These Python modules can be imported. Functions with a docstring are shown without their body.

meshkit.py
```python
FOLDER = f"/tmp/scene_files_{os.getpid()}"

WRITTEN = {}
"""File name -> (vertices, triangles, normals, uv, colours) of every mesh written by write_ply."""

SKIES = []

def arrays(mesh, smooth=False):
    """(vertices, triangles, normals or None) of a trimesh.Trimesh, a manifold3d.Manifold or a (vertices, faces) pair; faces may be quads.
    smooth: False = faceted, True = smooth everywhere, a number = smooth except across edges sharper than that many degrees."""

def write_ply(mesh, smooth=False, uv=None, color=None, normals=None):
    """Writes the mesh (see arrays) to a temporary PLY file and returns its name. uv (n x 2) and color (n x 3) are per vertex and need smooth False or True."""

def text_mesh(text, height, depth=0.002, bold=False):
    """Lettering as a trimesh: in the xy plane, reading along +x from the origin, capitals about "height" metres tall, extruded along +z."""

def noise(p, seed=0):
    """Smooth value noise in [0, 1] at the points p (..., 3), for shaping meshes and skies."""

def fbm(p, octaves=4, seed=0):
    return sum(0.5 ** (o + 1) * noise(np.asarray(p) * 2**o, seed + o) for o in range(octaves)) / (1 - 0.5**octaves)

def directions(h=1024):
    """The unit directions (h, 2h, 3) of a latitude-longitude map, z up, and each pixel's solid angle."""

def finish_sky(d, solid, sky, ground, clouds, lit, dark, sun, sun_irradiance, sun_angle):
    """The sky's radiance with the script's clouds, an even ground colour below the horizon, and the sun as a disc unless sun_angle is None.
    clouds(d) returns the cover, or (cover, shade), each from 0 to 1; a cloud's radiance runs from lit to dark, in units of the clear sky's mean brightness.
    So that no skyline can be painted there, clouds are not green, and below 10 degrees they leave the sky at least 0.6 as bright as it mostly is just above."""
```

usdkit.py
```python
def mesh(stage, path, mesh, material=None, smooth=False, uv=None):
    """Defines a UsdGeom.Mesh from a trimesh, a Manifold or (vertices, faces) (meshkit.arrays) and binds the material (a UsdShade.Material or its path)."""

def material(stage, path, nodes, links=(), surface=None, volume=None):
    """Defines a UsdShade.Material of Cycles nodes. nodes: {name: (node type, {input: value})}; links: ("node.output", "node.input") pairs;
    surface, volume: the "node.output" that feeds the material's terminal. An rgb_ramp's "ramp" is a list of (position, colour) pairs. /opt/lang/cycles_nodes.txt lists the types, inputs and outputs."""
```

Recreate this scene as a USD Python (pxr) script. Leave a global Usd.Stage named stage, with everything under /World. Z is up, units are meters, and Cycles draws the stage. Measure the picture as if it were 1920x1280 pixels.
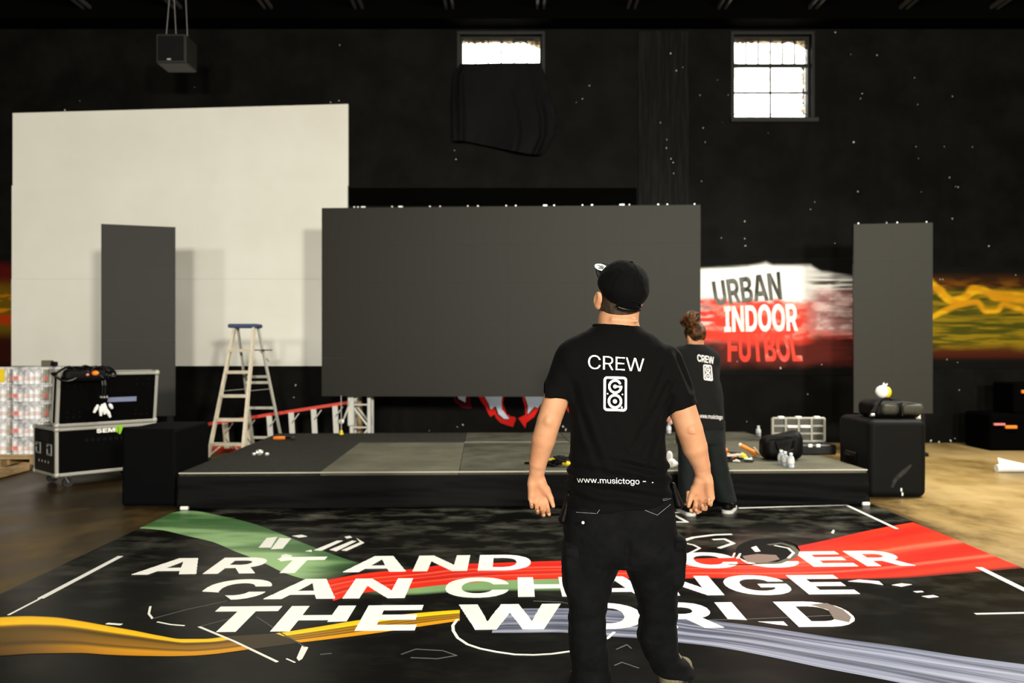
import glob, math, random
import numpy as np, trimesh, manifold3d, shapely, usdkit, meshkit
from shapely import affinity
from shapely.ops import transform as shp_transform
from scipy.interpolate import PchipInterpolator
from scipy.ndimage import map_coordinates
from pxr import Gf, Sdf, Usd, UsdGeom, UsdLux, UsdShade, Vt

random.seed(7)
rng = np.random.default_rng(7)
stage = Usd.Stage.CreateInMemory()
UsdGeom.SetStageUpAxis(stage, UsdGeom.Tokens.z)
UsdGeom.SetStageMetersPerUnit(stage, 1.0)
stage.SetDefaultPrim(UsdGeom.Xform.Define(stage, '/World').GetPrim())
UsdGeom.Scope.Define(stage, '/World/Looks')

# ------------------------------------------------------------------ camera, sky, lamps and fills, exposure
F, CX, HY, EYE = 1590.0, 960.0, 658.0, 1.40       # focal length in pixels of a 1920 wide frame, principal column, horizon row, eye height
cam = UsdGeom.Camera.Define(stage, '/World/camera')
cam.AddTranslateOp().Set(Gf.Vec3d(0, 0, EYE))
cam.AddRotateXOp().Set(90)
cam.CreateHorizontalApertureAttr(36.0)
cam.CreateVerticalApertureAttr(24.0)
cam.CreateFocalLengthAttr(36.0 * F / 1920)
cam.CreateVerticalApertureOffsetAttr((HY - 640) / 1920 * 36.0)
cam.CreateFStopAttr(2.6)
cam.CreateFocusDistanceAttr(3.45)
cam.CreateClippingRangeAttr(Gf.Vec2f(0.05, 200))
cam.CreateExposureAttr(-0.2)

sky = UsdLux.DomeLight.Define(stage, '/World/overcast_sky')
sky.CreateIntensityAttr(2.4)
sky.CreateColorAttr(Gf.Vec3f(1.0, 0.99, 0.97))


def hall_lamp(name, at, target, w, h, power, color):
    """A hall lamp behind the photographer or an unseen fill light under the roof: a rectangle of light turned to its target."""
    l = UsdLux.RectLight.Define(stage, '/World/' + name)
    a, t = np.array(at, float), np.array(target, float)
    z = (a - t) / np.linalg.norm(a - t)
    up = np.array([0, 0, 1.0]) if abs(z[2]) < .95 else np.array([0, 1.0, 0])
    x = np.cross(up, z); x /= np.linalg.norm(x)
    y = np.cross(z, x)
    m = Gf.Matrix4d(*x, 0, *y, 0, *z, 0, *a, 1)
    l.AddTransformOp().Set(m)
    l.CreateWidthAttr(w); l.CreateHeightAttr(h)
    l.CreateIntensityAttr(power)
    l.CreateColorAttr(Gf.Vec3f(*color))


WARM = (1.0, 0.95, 0.83)
hall_lamp('hall_lamp', (-6.0, -10.5, 4.3), (-2.5, 12.0, 2.0), 1.2, 1.2, 190, WARM)
hall_lamp('hall_lamp_001', (.4, -10.8, 4.4), (0.0, 12.0, 2.0), 1.2, 1.2, 480, WARM)
hall_lamp('hall_lamp_002', (6.4, -10.2, 4.4), (1.5, 11.0, 1.6), 1.2, 1.2, 620, WARM)
hall_lamp('roof_lamp', (1.6, 5.6, 6.3), (1.4, 3.0, 0.0), 2.4, .5, 50, WARM)  # unseen overhead fills, tilted to light floor and stage, not the wall
hall_lamp('roof_lamp_001', (1.4, 9.9, 6.4), (1.2, 5.6, 0.0), 2.6, .5, 85, WARM)
hall_lamp('roof_lamp_002', (6.6, 8.8, 6.3), (5.2, 4.4, 0.0), 2.4, .5, 320, WARM)


def P(px, py, Y):
    """The point at depth Y that pixel (px, py) shows."""
    return np.array([(px - CX) * Y / F, Y, EYE - (py - HY) * Y / F])


def G(px, py, z=0.0):
    """The point of the level z that pixel (px, py) shows."""
    return P(px, py, (EYE - z) * F / (py - HY))


# ------------------------------------------------------------------ prims
used, origin = {}, {}


def numbered(name, parent):
    k = used.get((parent, name), 0); used[(parent, name)] = k + 1
    return f'{parent}/{name}' if k == 0 else f'{parent}/{name}_{k:03d}'


def tag(prim, label=None, cat=None, group=None, kind=None):
    for k, v in (('label', label), ('category', cat), ('group', group), ('kind', kind)):
        if v: prim.SetCustomDataByKey(k, v)
    return prim


def thing(name, label, cat, loc=(0, 0, 0), rotz=0.0, group=None, kind=None):
    path = numbered(name, '/World')
    x = UsdGeom.Xform.Define(stage, path)
    x.AddTranslateOp().Set(Gf.Vec3d(*map(float, loc)))
    if rotz: x.AddRotateZOp().Set(float(math.degrees(rotz)))
    c, s = math.cos(rotz), math.sin(rotz)
    m = np.eye(4); m[:2, :2] = [[c, -s], [s, c]]; m[:3, 3] = loc
    origin[path] = np.linalg.inv(m)
    return tag(x.GetPrim(), label, cat, group, kind)


def obj(name, mesh, material, parent=None, smooth=False, local=False, label=None, cat=None, group=None, kind=None, col=None):
    """One Mesh prim. Meshes are given in world coordinates (local=False) and moved into their thing's frame."""
    pp = '/World' if parent is None else str(parent.GetPath())
    path = numbered(name, pp)
    m = origin.get(pp, np.eye(4))
    origin[path] = m
    if isinstance(mesh, manifold3d.Manifold):
        q = mesh.to_mesh(); mesh = trimesh.Trimesh(q.vert_properties[:, :3], q.tri_verts, process=False)
    v = np.asarray(mesh.vertices, float)
    if not local: v = v @ m[:3, :3].T + m[:3, 3]
    if col is not None: smooth = smooth is True
    g = usdkit.mesh(stage, path, trimesh.Trimesh(v, mesh.faces, process=False), M[material] if isinstance(material, str) else material, smooth)
    if col is not None:
        UsdGeom.PrimvarsAPI(g).CreatePrimvar('tint', Sdf.ValueTypeNames.Color3fArray, 'vertex').Set(Vt.Vec3fArray.FromNumpy(np.asarray(col, np.float32)))
    return tag(g.GetPrim(), label, cat, group, kind)


def dup(src, loc, rotz=0.0, label=None, group=None):
    was = src.GetCustomData()
    r = thing(src.GetName(), label or was['label'], was['category'], loc, rotz, group or was.get('group'))
    r.GetReferences().AddInternalReference(src.GetPath())
    r.SetInstanceable(True)
    return r


# ------------------------------------------------------------------ materials
def lin(*c):
    c = np.array(c, float) / 255
    return np.where(c < .04045, c / 12.92, ((c + .055) / 1.055) ** 2.4)


M = {}


def mat(name, c1, c2=None, scale=5.0, detail=4.0, lo=.35, hi=.65, rough=.6, rough2=None, spec=.4, metal=0.0, bump=0.0, bscale=60.0, stretch=(1, 1, 1), rnd=0.0, **kw):
    nodes = {'p': ('principled_bsdf', dict(base_color=tuple(c1), roughness=rough, specular_ior_level=spec, metallic=metal, **kw)), 'tc': ('texture_coordinate', {})}
    links = []
    out = None
    if c2 is not None:
        nodes['mp'] = ('mapping', dict(scale=stretch))
        nodes['n'] = ('noise_texture', dict(scale=scale, detail=detail, roughness=.6))
        nodes['r'] = ('rgb_ramp', dict(ramp=[(0, c1), (lo, c1), (hi, c2), (1, c2)]))
        links += [('tc.object', 'mp.vector'), ('mp.vector', 'n.vector'), ('n.fac', 'r.fac')]
        out = 'r.color'
        if rough2 is not None:
            nodes['rr'] = ('map_range', dict(from_min=lo, from_max=hi, to_min=rough, to_max=rough2, clamp=True))
            links += [('n.fac', 'rr.value'), ('rr.result', 'p.roughness')]
    if rnd:
        nodes['oi'] = ('object_info', {})
        nodes['rv'] = ('map_range', dict(to_min=1 - rnd, to_max=1 + rnd))
        nodes['hv'] = ('hsv', dict(color=tuple(c1)))
        links += [('oi.random', 'rv.value'), ('rv.result', 'hv.value')]
        if out: links.append((out, 'hv.color'))
        out = 'hv.color'
    if out: links.append((out, 'p.base_color'))
    if bump:
        nodes['bn'] = ('noise_texture', dict(scale=bscale, detail=3.0))
        nodes['b'] = ('bump', dict(strength=bump, distance=.02))
        links += [('tc.object', 'bn.vector'), ('bn.fac', 'b.height'), ('b.normal', 'p.normal')]
    M[name] = usdkit.material(stage, '/World/Looks/' + name, nodes, links, surface='p.BSDF')
    return M[name]


def tint_mat(name, rough=.5, spec=.4):
    """Printed or sprayed colour, held by the mesh's own vertices."""
    M[name] = usdkit.material(stage, '/World/Looks/' + name, {'a': ('attribute', {'attribute': 'tint'}), 'p': ('principled_bsdf', dict(roughness=rough, specular_ior_level=spec))}, [('a.color', 'p.base_color')], surface='p.BSDF')


tint_mat('vinyl_print', .36, .2)
tint_mat('spray_paint', .6, .05)
# mottled polished concrete; light falloff put into the colour, darker left, brighter tan right
M['concrete'] = usdkit.material(stage, '/World/Looks/concrete', {
    'tc': ('texture_coordinate', {}), 'mp': ('mapping', dict(scale=(1, .6, 1))), 'n': ('noise_texture', dict(scale=.8, detail=10.0, roughness=.62)), 'sx': ('separate_xyz', {}),
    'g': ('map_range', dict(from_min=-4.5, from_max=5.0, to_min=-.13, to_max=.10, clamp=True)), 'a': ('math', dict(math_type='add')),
    'r': ('rgb_ramp', dict(ramp=[(0, (.022, .013, .004)), (.36, (.035, .021, .006)), (.46, (.085, .052, .015)), (.56, (.25, .165, .055)), (.68, (.36, .25, .10)), (1, (.40, .29, .13))])),
    'rr': ('map_range', dict(from_min=.35, from_max=.65, to_min=.3, to_max=.55, clamp=True)), 'bn': ('noise_texture', dict(scale=70.0, detail=3.0)), 'b': ('bump', dict(strength=.05, distance=.02)), 'p': ('principled_bsdf', dict(specular_ior_level=.35))},
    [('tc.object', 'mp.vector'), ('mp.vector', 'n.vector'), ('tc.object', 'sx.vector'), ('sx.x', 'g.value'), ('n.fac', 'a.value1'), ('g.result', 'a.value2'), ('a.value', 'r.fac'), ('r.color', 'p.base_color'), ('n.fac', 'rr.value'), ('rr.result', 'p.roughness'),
     ('tc.object', 'bn.vector'), ('bn.fac', 'b.height'), ('b.normal', 'p.normal')], surface='p.BSDF')
mat('wall_black', (.0024, .0024, .0020), (.0052, .0052, .0043), scale=1.6, detail=8, lo=.4, hi=.62, rough=.6, spec=.045, bump=.1, bscale=14)
mat('wall_streak', (.0028, .0028, .0024), (.0095, .0095, .0082), scale=5, detail=8, lo=.45, hi=.7, rough=.6, spec=.06, stretch=(6, 6, .35))
mat('black_matt', (.0010, .0010, .0009), rough=.9, spec=.02)
mat('ghost_ink', (.0035, .0035, .0035), rough=.6, spec=.05)
mat('ceiling_black', (.0010, .0010, .0010), rough=.8, spec=.03)
mat('joist_steel', (.06, .06, .058), rough=.5, spec=.4)
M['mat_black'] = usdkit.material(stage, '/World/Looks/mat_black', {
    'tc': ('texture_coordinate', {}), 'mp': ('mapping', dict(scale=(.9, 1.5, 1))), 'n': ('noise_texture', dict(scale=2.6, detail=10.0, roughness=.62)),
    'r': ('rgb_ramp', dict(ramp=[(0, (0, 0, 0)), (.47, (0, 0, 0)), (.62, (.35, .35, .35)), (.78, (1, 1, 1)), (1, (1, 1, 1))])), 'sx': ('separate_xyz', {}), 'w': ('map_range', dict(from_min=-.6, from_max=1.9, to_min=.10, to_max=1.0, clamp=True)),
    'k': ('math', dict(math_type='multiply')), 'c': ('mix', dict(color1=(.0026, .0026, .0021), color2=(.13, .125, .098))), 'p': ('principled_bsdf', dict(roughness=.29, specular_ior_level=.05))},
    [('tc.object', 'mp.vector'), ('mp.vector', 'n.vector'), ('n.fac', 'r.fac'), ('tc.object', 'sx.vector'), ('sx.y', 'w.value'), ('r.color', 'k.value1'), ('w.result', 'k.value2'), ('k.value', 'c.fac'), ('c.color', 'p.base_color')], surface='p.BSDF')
mat('letter_white', (.84, .83, .78), rough=.38, spec=.35)
mat('line_white', (.74, .73, .68), rough=.4)
mat('board_white', (.76, .745, .665), (.81, .80, .73), scale=.8, detail=3, rough=.6, spec=.2)
mat('led_face', (.0125, .0120, .0078), rough=.5, spec=.2, rnd=.015, bump=.05, bscale=400)
mat('led_cabinet', (.005, .005, .005), rough=.5, spec=.1)
mat('clip_metal', (.75, .74, .7), rough=.3, metal=.6)
mat('alu', (.62, .60, .52), rough=.38, metal=.35, spec=.5)
mat('ladder_cream', (.66, .60, .47), (.58, .52, .40), scale=14, rough=.42, metal=.1)
mat('ladder_blue', (.03, .05, .13), rough=.5)
mat('fibre_red', (.72, .035, .008), rough=.45)
mat('truss_white', (.66, .65, .60), rough=.4)
mat('timber', (.33, .21, .09), (.48, .33, .16), scale=8, stretch=(1, 1, 6), rough=.7)
mat('carpet_dark', (.021, .021, .017), (.034, .034, .027), scale=30, rough=.95, spec=.1)
mat('carpet_mid', (.040, .039, .028), (.085, .083, .062), scale=2.6, detail=10, rough=.95, spec=.1)
mat('carpet_light', (.085, .081, .058), (.13, .125, .092), scale=2.2, detail=10, lo=.35, hi=.7, rough=.95, spec=.1)
mat('edge_tape', (.42, .40, .33), rough=.5)
mat('drape', (.0032, .0032, .0032), rough=.65, spec=.07, sheen_weight=.004)
mat('cloth_cover', (.0020, .0020, .0024), rough=.75, spec=.04)
mat('cloth_cover_right', (.0042, .0042, .0040), rough=.6, spec=.08, sheen_weight=.006)
mat('case_black', (.0012, .0012, .0012), rough=.4, spec=.08)
mat('case_end', (.008, .008, .008), rough=.5)
mat('case_alu', (.38, .37, .33), rough=.42, metal=.3)
mat('rubber', (.01, .01, .01), rough=.7)
mat('plastic_white', (.8, .79, .75), rough=.4)
mat('plastic_pink', (.75, .22, .2), rough=.4)
mat('pack_film', (.22, .22, .23), (.90, .90, .93), scale=5, detail=8, lo=.36, hi=.56, rough=.16, rough2=.32, spec=.6, bump=.25, bscale=18)
mat('pack_side', (.10, .098, .085), (.42, .40, .34), scale=9, detail=5, rough=.2, spec=.6, bump=.3, bscale=20)
mat('pack_label', (.60, .42, .40), (.82, .78, .76), scale=12, detail=4, rough=.25)
mat('yellow', (.85, .62, .02), rough=.45)
mat('orange', (.85, .23, .02), rough=.45)
mat('cream', (.75, .68, .52), rough=.5)
mat('green_pale', (.42, .62, .42), rough=.5)
mat('black_gloss', (.002, .002, .002), rough=.35, spec=.25)
mat('black_nylon', (.002, .002, .002), rough=.55, spec=.12, bump=.15, bscale=160)
mat('olive_nylon', (.03, .029, .02), (.045, .043, .03), scale=40, rough=.6, spec=.3)
mat('clear_tub', (.34, .33, .28), rough=.3, spec=.5)
mat('tub_cell', (.05, .047, .033), rough=.4)
mat('steel', (.55, .54, .5), rough=.3, metal=.7)
mat('skin', (.45, .212, .108), (.53, .275, .155), scale=9, detail=4, rough=.5, spec=.22, subsurface_weight=.12, subsurface_scale=.01, subsurface_radius=(1, .35, .2))
mat('tee_black', (.0030, .0030, .0030), rough=.8, spec=.04, sheen_weight=.010)
mat('tee_woman', (.0085, .0092, .0092), rough=.85, spec=.06, sheen_weight=.012)
mat('denim_black', (.0032, .0034, .0038), (.0055, .0058, .0063), scale=9, detail=5, rough=.8, spec=.04, sheen_weight=.010, bump=.35, bscale=22)
mat('denim_woman', (.0070, .0100, .0096), rough=.75, spec=.14, sheen_weight=.02)
mat('cap_black', (.0026, .0026, .0026), rough=.85, spec=.05, sheen_weight=.010, bump=.08, bscale=250)
mat('hair_dark', (.016, .010, .006), (.06, .034, .018), scale=60, rough=.6, stretch=(1, 1, .3))
mat('hair_brown', (.012, .005, .0018), (.13, .052, .014), scale=26, detail=5, lo=.42, hi=.68, rough=.55, spec=.15)
mat('suede', (.10, .085, .04), (.17, .15, .085), scale=60, rough=.85)
mat('sole', (.62, .61, .57), rough=.6)
mat('shirt_print', (.88, .88, .86), rough=.6)
mat('stitch', (.26, .26, .25), rough=.7)
mat('window_steel', (.012, .012, .011), rough=.5, spec=.2)
mat('window_sill', (.022, .022, .02), rough=.6, spec=.2)
mat('chip_white', (.62, .60, .52), rough=.5)
mat('paper', (.78, .77, .72), rough=.7)
mat('blue_label', (.16, .19, .30), rough=.5)
mat('leaf_green', (.22, .45, .02), rough=.5)
mat('skin_pink', (.8, .45, .35), rough=.6)
mat('speaker_grey', (.016, .016, .012), rough=.6)
mat('bottle_blue', (.30, .36, .44), (.75, .8, .86), scale=25, rough=.15, spec=.6)
mat('wad_white', (.85, .84, .8), rough=.7)
mat('scuff', (.035, .033, .03), (.012, .012, .011), scale=20, rough=.9)
M['pane'] = usdkit.material(stage, '/World/Looks/pane', {
    'tc': ('texture_coordinate', {}), 'n': ('noise_texture', dict(scale=5.5, detail=6.0)), 'r': ('rgb_ramp', dict(ramp=[(0, (.92, .92, .9)), (.5, (.92, .92, .9)), (.75, (.55, .5, .42)), (1, (.3, .26, .2))])),
    't': ('transparent_bsdf', {}), 'g': ('glossy_bsdf', dict(roughness=.15)), 'f': ('fresnel', dict(IOR=1.35)), 'm': ('mix_closure', {})},
    [('tc.object', 'n.vector'), ('n.fac', 'r.fac'), ('r.color', 't.color'), ('f.fac', 'm.fac'), ('t.BSDF', 'm.closure1'), ('g.BSDF', 'm.closure2')], surface='m.closure')
M['grime'] = usdkit.material(stage, '/World/Looks/grime', {
    'tc': ('texture_coordinate', {}), 'n': ('noise_texture', dict(scale=16, detail=6.0)), 'r': ('rgb_ramp', dict(ramp=[(0, (.75, .7, .6)), (.42, (.5, .44, .33)), (.6, (.12, .1, .07)), (1, (.03, .03, .02))])), 't': ('transparent_bsdf', {}), 'd': ('diffuse_bsdf', dict(color=(.1, .09, .07))), 'm': ('mix_closure', dict(fac=.25))},
    [('tc.object', 'n.vector'), ('n.fac', 'r.fac'), ('r.color', 't.color'), ('t.BSDF', 'm.closure1'), ('d.BSDF', 'm.closure2')], surface='m.closure')


# ------------------------------------------------------------------ shapes
cat_ = trimesh.util.concatenate


def bx(x0, x1, y0, y1, z0, z1, c=0.0):
    """An upright box, its edges chamfered by c."""
    e = np.array([x1 - x0, y1 - y0, z1 - z0]) / 2
    mid = np.array([x0 + x1, y0 + y1, z0 + z1]) / 2
    if c <= 0:
        b = trimesh.creation.box(2 * e); b.apply_translation(mid); return b
    c = min(c, .45 * e.min() * 2)
    pts = [np.array([sx * (e[0] - (c if k != 0 else 0)), sy * (e[1] - (c if k != 1 else 0)), sz * (e[2] - (c if k != 2 else 0))]) for sx in (-1, 1) for sy in (-1, 1) for sz in (-1, 1) for k in range(3)]
    h = trimesh.convex.convex_hull(np.array(pts)); h.apply_translation(mid); return h


def rbox(x0, x1, y0, y1, z0, z1, r, n=16):
    """A box rounded like cloth over a corner."""
    s = manifold3d.Manifold.sphere(r, n)
    return man(manifold3d.Manifold.batch_hull([s.translate((x, y, z)) for x in (x0 + r, x1 - r) for y in (y0 + r, y1 - r) for z in (z0 + r, z1 - r)]))


def man(m):
    q = m.to_mesh(); return trimesh.Trimesh(q.vert_properties[:, :3], q.tri_verts, process=False)


def frame(p, q, up=(0, 0, 1)):
    p, q = np.asarray(p, float), np.asarray(q, float)
    z = (q - p) / np.linalg.norm(q - p)
    up = np.asarray(up, float)
    if abs(z @ up) > .98: up = np.array([0, 1.0, 0])
    x = np.cross(up, z); x /= np.linalg.norm(x)
    m = np.eye(4); m[:3, 0], m[:3, 1], m[:3, 2], m[:3, 3] = x, np.cross(z, x), z, (p + q) / 2
    return m


def bar(p, q, w, h, up=(0, 0, 1), c=0.0):
    """A straight bar from p to q: w wide, h high."""
    L = np.linalg.norm(np.asarray(q, float) - p)
    b = bx(-w / 2, w / 2, -h / 2, h / 2, -L / 2, L / 2, c)
    b.apply_transform(frame(p, q, up)); return b


def rod(p, q, r, n=10):
    L = np.linalg.norm(np.asarray(q, float) - p)
    b = trimesh.creation.cylinder(r, L, sections=n); b.apply_transform(frame(p, q)); return b


def tube(pts, r, n=8):
    pts = np.asarray(pts, float)
    rr = np.broadcast_to(r, len(pts))
    t = np.gradient(pts, axis=0); t /= np.linalg.norm(t, axis=1, keepdims=True)
    a = np.array([0, 0, 1.0]) if abs(t[0][2]) < .9 else np.array([1.0, 0, 0])
    rings = []
    for k in range(len(pts)):
        x = np.cross(a, t[k]); x /= np.linalg.norm(x); y = np.cross(t[k], x); a = y
        w = np.linspace(0, 2 * np.pi, n, endpoint=False)
        rings.append(pts[k] + rr[k] * (np.cos(w)[:, None] * x + np.sin(w)[:, None] * y))
    v = np.vstack(rings + [pts[:1], pts[-1:]])
    f = []
    for k in range(len(pts) - 1):
        for j in range(n):
            a0, b0 = k * n + j, k * n + (j + 1) % n
            f += [[a0, b0, b0 + n], [a0, b0 + n, a0 + n]]
    s, e = len(v) - 2, len(v) - 1
    for j in range(n):
        f += [[s, (j + 1) % n, j], [e, (len(pts) - 1) * n + j, (len(pts) - 1) * n + (j + 1) % n]]
    return trimesh.Trimesh(v, f, process=False)


def lathe(profile, at=(0, 0, 0), n=20):
    m = trimesh.creation.revolve(np.array(profile, float), sections=n); m.apply_translation(at); return m


def ball(at, r, n=2):
    m = trimesh.creation.icosphere(n, 1.0); m.apply_scale(r if np.ndim(r) == 0 else list(r)); m.apply_translation(at); return m


def prism(poly, place, depth=.001):
    """A flat outline (shapely, any plane coordinates) given thickness: place(points n x 2, d) -> n x 3, d from 0 (back) to 1 (front)."""
    out = []
    for g in getattr(poly, 'geoms', [poly]):
        if g.is_empty or g.geom_type != 'Polygon' or g.area < 1e-9: continue
        e = trimesh.creation.extrude_polygon(g, 1.0, engine='earcut')
        v = np.array(e.vertices)
        w = place(v[:, :2], v[:, 2])
        out.append(trimesh.Trimesh(w, e.faces, process=False))
    return cat_(out)


FONT = glob.glob('/opt/blender-*/*/datafiles/fonts/Inter.woff2')[0]
_glyphs = {}


def glyph(ch, weight=700):
    """(outline with capitals 1 high, advance) of one character."""
    if (ch, weight) in _glyphs: return _glyphs[ch, weight]
    from PIL import Image, ImageDraw, ImageFont
    f = ImageFont.truetype(FONT, 180); f.set_variation_by_axes([32, weight])
    cap = -f.getbbox('H', anchor='ls')[1]
    x0, y0, x1, y1 = f.getbbox(ch, anchor='ls')
    adv = f.getlength(ch)
    if ch == ' ':
        _glyphs[ch, weight] = (None, adv / cap); return _glyphs[ch, weight]
    im = Image.new('L', (x1 - x0 + 8, y1 - y0 + 8))
    ImageDraw.Draw(im).text((4 - x0, 4 - y0), ch, 255, f, anchor='ls')
    on = np.pad(np.asarray(im) > 127, ((0, 0), (1, 1))).astype(np.int8)
    r, s = np.nonzero(np.diff(on, axis=1) == 1); e = np.nonzero(np.diff(on, axis=1) == -1)[1]
    g = shapely.union_all(shapely.box(s, -r - 1, e, -r)).buffer(.7).buffer(-.7).simplify(.8)
    g = affinity.affine_transform(g, [1 / cap, 0, 0, 1 / cap, (x0 - 4) / cap, (4 - y0) / cap])
    _glyphs[ch, weight] = (g, adv / cap); return _glyphs[ch, weight]


def layout(text, weight=700, track=0.0):
    """[(character, outline)] along a line and the line's length, capitals 1 high."""
    x, out = 0.0, []
    for ch in text:
        g, a = glyph(ch, weight)
        if g is not None: out.append((ch, affinity.translate(g, x, 0)))
        x += a + track
    x0 = out[0][1].bounds[0]; x1 = out[-1][1].bounds[2]
    return [(c, affinity.translate(g, -x0, 0)) for c, g in out], x1 - x0


def curve(pts, n):
    """n points along a smooth curve through the given ones."""
    p = np.asarray(pts, float)
    s = np.r_[0, np.cumsum(np.linalg.norm(np.diff(p, axis=0), axis=1))]
    q = PchipInterpolator(s / s[-1], p)
    return q(np.linspace(0, 1, n))


def plate(g3, thick):
    """A grid of points (n x m x 3) given thickness along the vector thick: closed."""
    n, m = g3.shape[:2]
    top = g3.reshape(-1, 3); bot = top - np.asarray(thick)
    i = np.arange(n * m).reshape(n, m)
    a, b, c, d = i[:-1, :-1].ravel(), i[1:, :-1].ravel(), i[1:, 1:].ravel(), i[:-1, 1:].ravel()
    f = np.vstack([np.c_[a, b, c], np.c_[a, c, d]])
    nn = n * m
    edge = np.r_[i[:, 0], i[-1, 1:], i[::-1, -1][1:], i[0, ::-1][1:]]
    e0, e1 = edge[:-1], edge[1:]
    side = np.vstack([np.c_[e1, e0, e0 + nn], np.c_[e1, e0 + nn, e1 + nn]])
    t = trimesh.Trimesh(np.vstack([top, bot]), np.vstack([f, f[:, ::-1] + nn, side]), process=False)
    return t
# ------------------------------------------------------------------ the hall
WY = 12.94                                   # face of the back wall
XL, XR, YR, ZC = -9.6, 9.4, -12.5, 7.3
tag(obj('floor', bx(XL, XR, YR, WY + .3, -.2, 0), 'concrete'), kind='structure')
w1 = (P(863, 0, WY)[0], P(1016, 0, WY)[0]); w2 = (P(1376, 0, WY)[0], P(1521, 0, WY)[0])
WZ0, WZ1 = P(0, 221, WY)[2], P(0, 65, WY)[2]
wall = thing('wall_back', 'black painted back wall with sprayed lettering and white chips', None, (0, WY, 0), kind='structure')
T = WY + .28
obj('wall_face', cat_([bx(XL, w1[0], WY, T, 0, ZC), bx(w1[1], w2[0], WY, T, 0, ZC), bx(w2[1], XR, WY, T, 0, ZC)] +
    [bx(a, b, WY, T, 0, WZ0) for a, b in (w1, w2)] + [bx(a, b, WY, T, WZ1, ZC) for a, b in (w1, w2)]), 'wall_black', wall)
a, b = P(1196, 0, WY)[0], P(1292, 0, WY)[0]
obj('streaked_pier', bx(a, b, WY - .012, WY, P(0, 386, WY)[2], P(0, 58, WY)[2], .01), 'wall_streak', wall)
for n, (x0, x1) in (('wall_left', (XL - .2, XL)), ('wall_right', (XR, XR + .2))):
    tag(obj(n, bx(x0, x1, YR, WY + .3, 0, ZC), 'wall_black'), kind='structure')
tag(obj('wall_rear', bx(XL - .2, XR + .2, YR - .2, YR, 0, ZC), 'wall_black'), kind='structure')
tag(obj('trim_1', bx(-2.50, P(1193, 0, WY)[0], WY - .05, WY - .001, P(0, 385, WY)[2], P(0, 353, WY)[2], .01), 'black_matt'), kind='structure')  # raised black band across the wall above the big screen
tag(obj('trim_2', bx(XL, XR, WY - .42, WY - .002, P(0, 57, WY)[2] + .02, 6.62, .01), 'black_matt'), kind='structure')
ceil = thing('ceiling', 'black roof deck carried on open steel joists', None, (0, 0, ZC), kind='structure')
obj('roof_deck', bx(XL - .2, XR + .2, YR - .2, WY + .3, ZC, ZC + .1), 'ceiling_black', ceil)
for k in range(-5, 7):
    x = .42 + 1.34 * k
    b = [bar((x + s * .05, 1.5, 6.47), (x + s * .05, WY - .40, 6.47), .035, .05) for s in (-1, 1)] + [bar((x, 1.5, 7.2), (x, WY - .4, 7.2), .12, .06)]
    ys = np.arange(1.8, WY - .6, .6)
    b += [rod((x, y, 6.48 if j % 2 else 7.18), (x, y + .6, 7.18 if j % 2 else 6.48), .012, 6) for j, y in enumerate(ys)]
    obj('joist', cat_(b), 'joist_steel', ceil)


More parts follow.
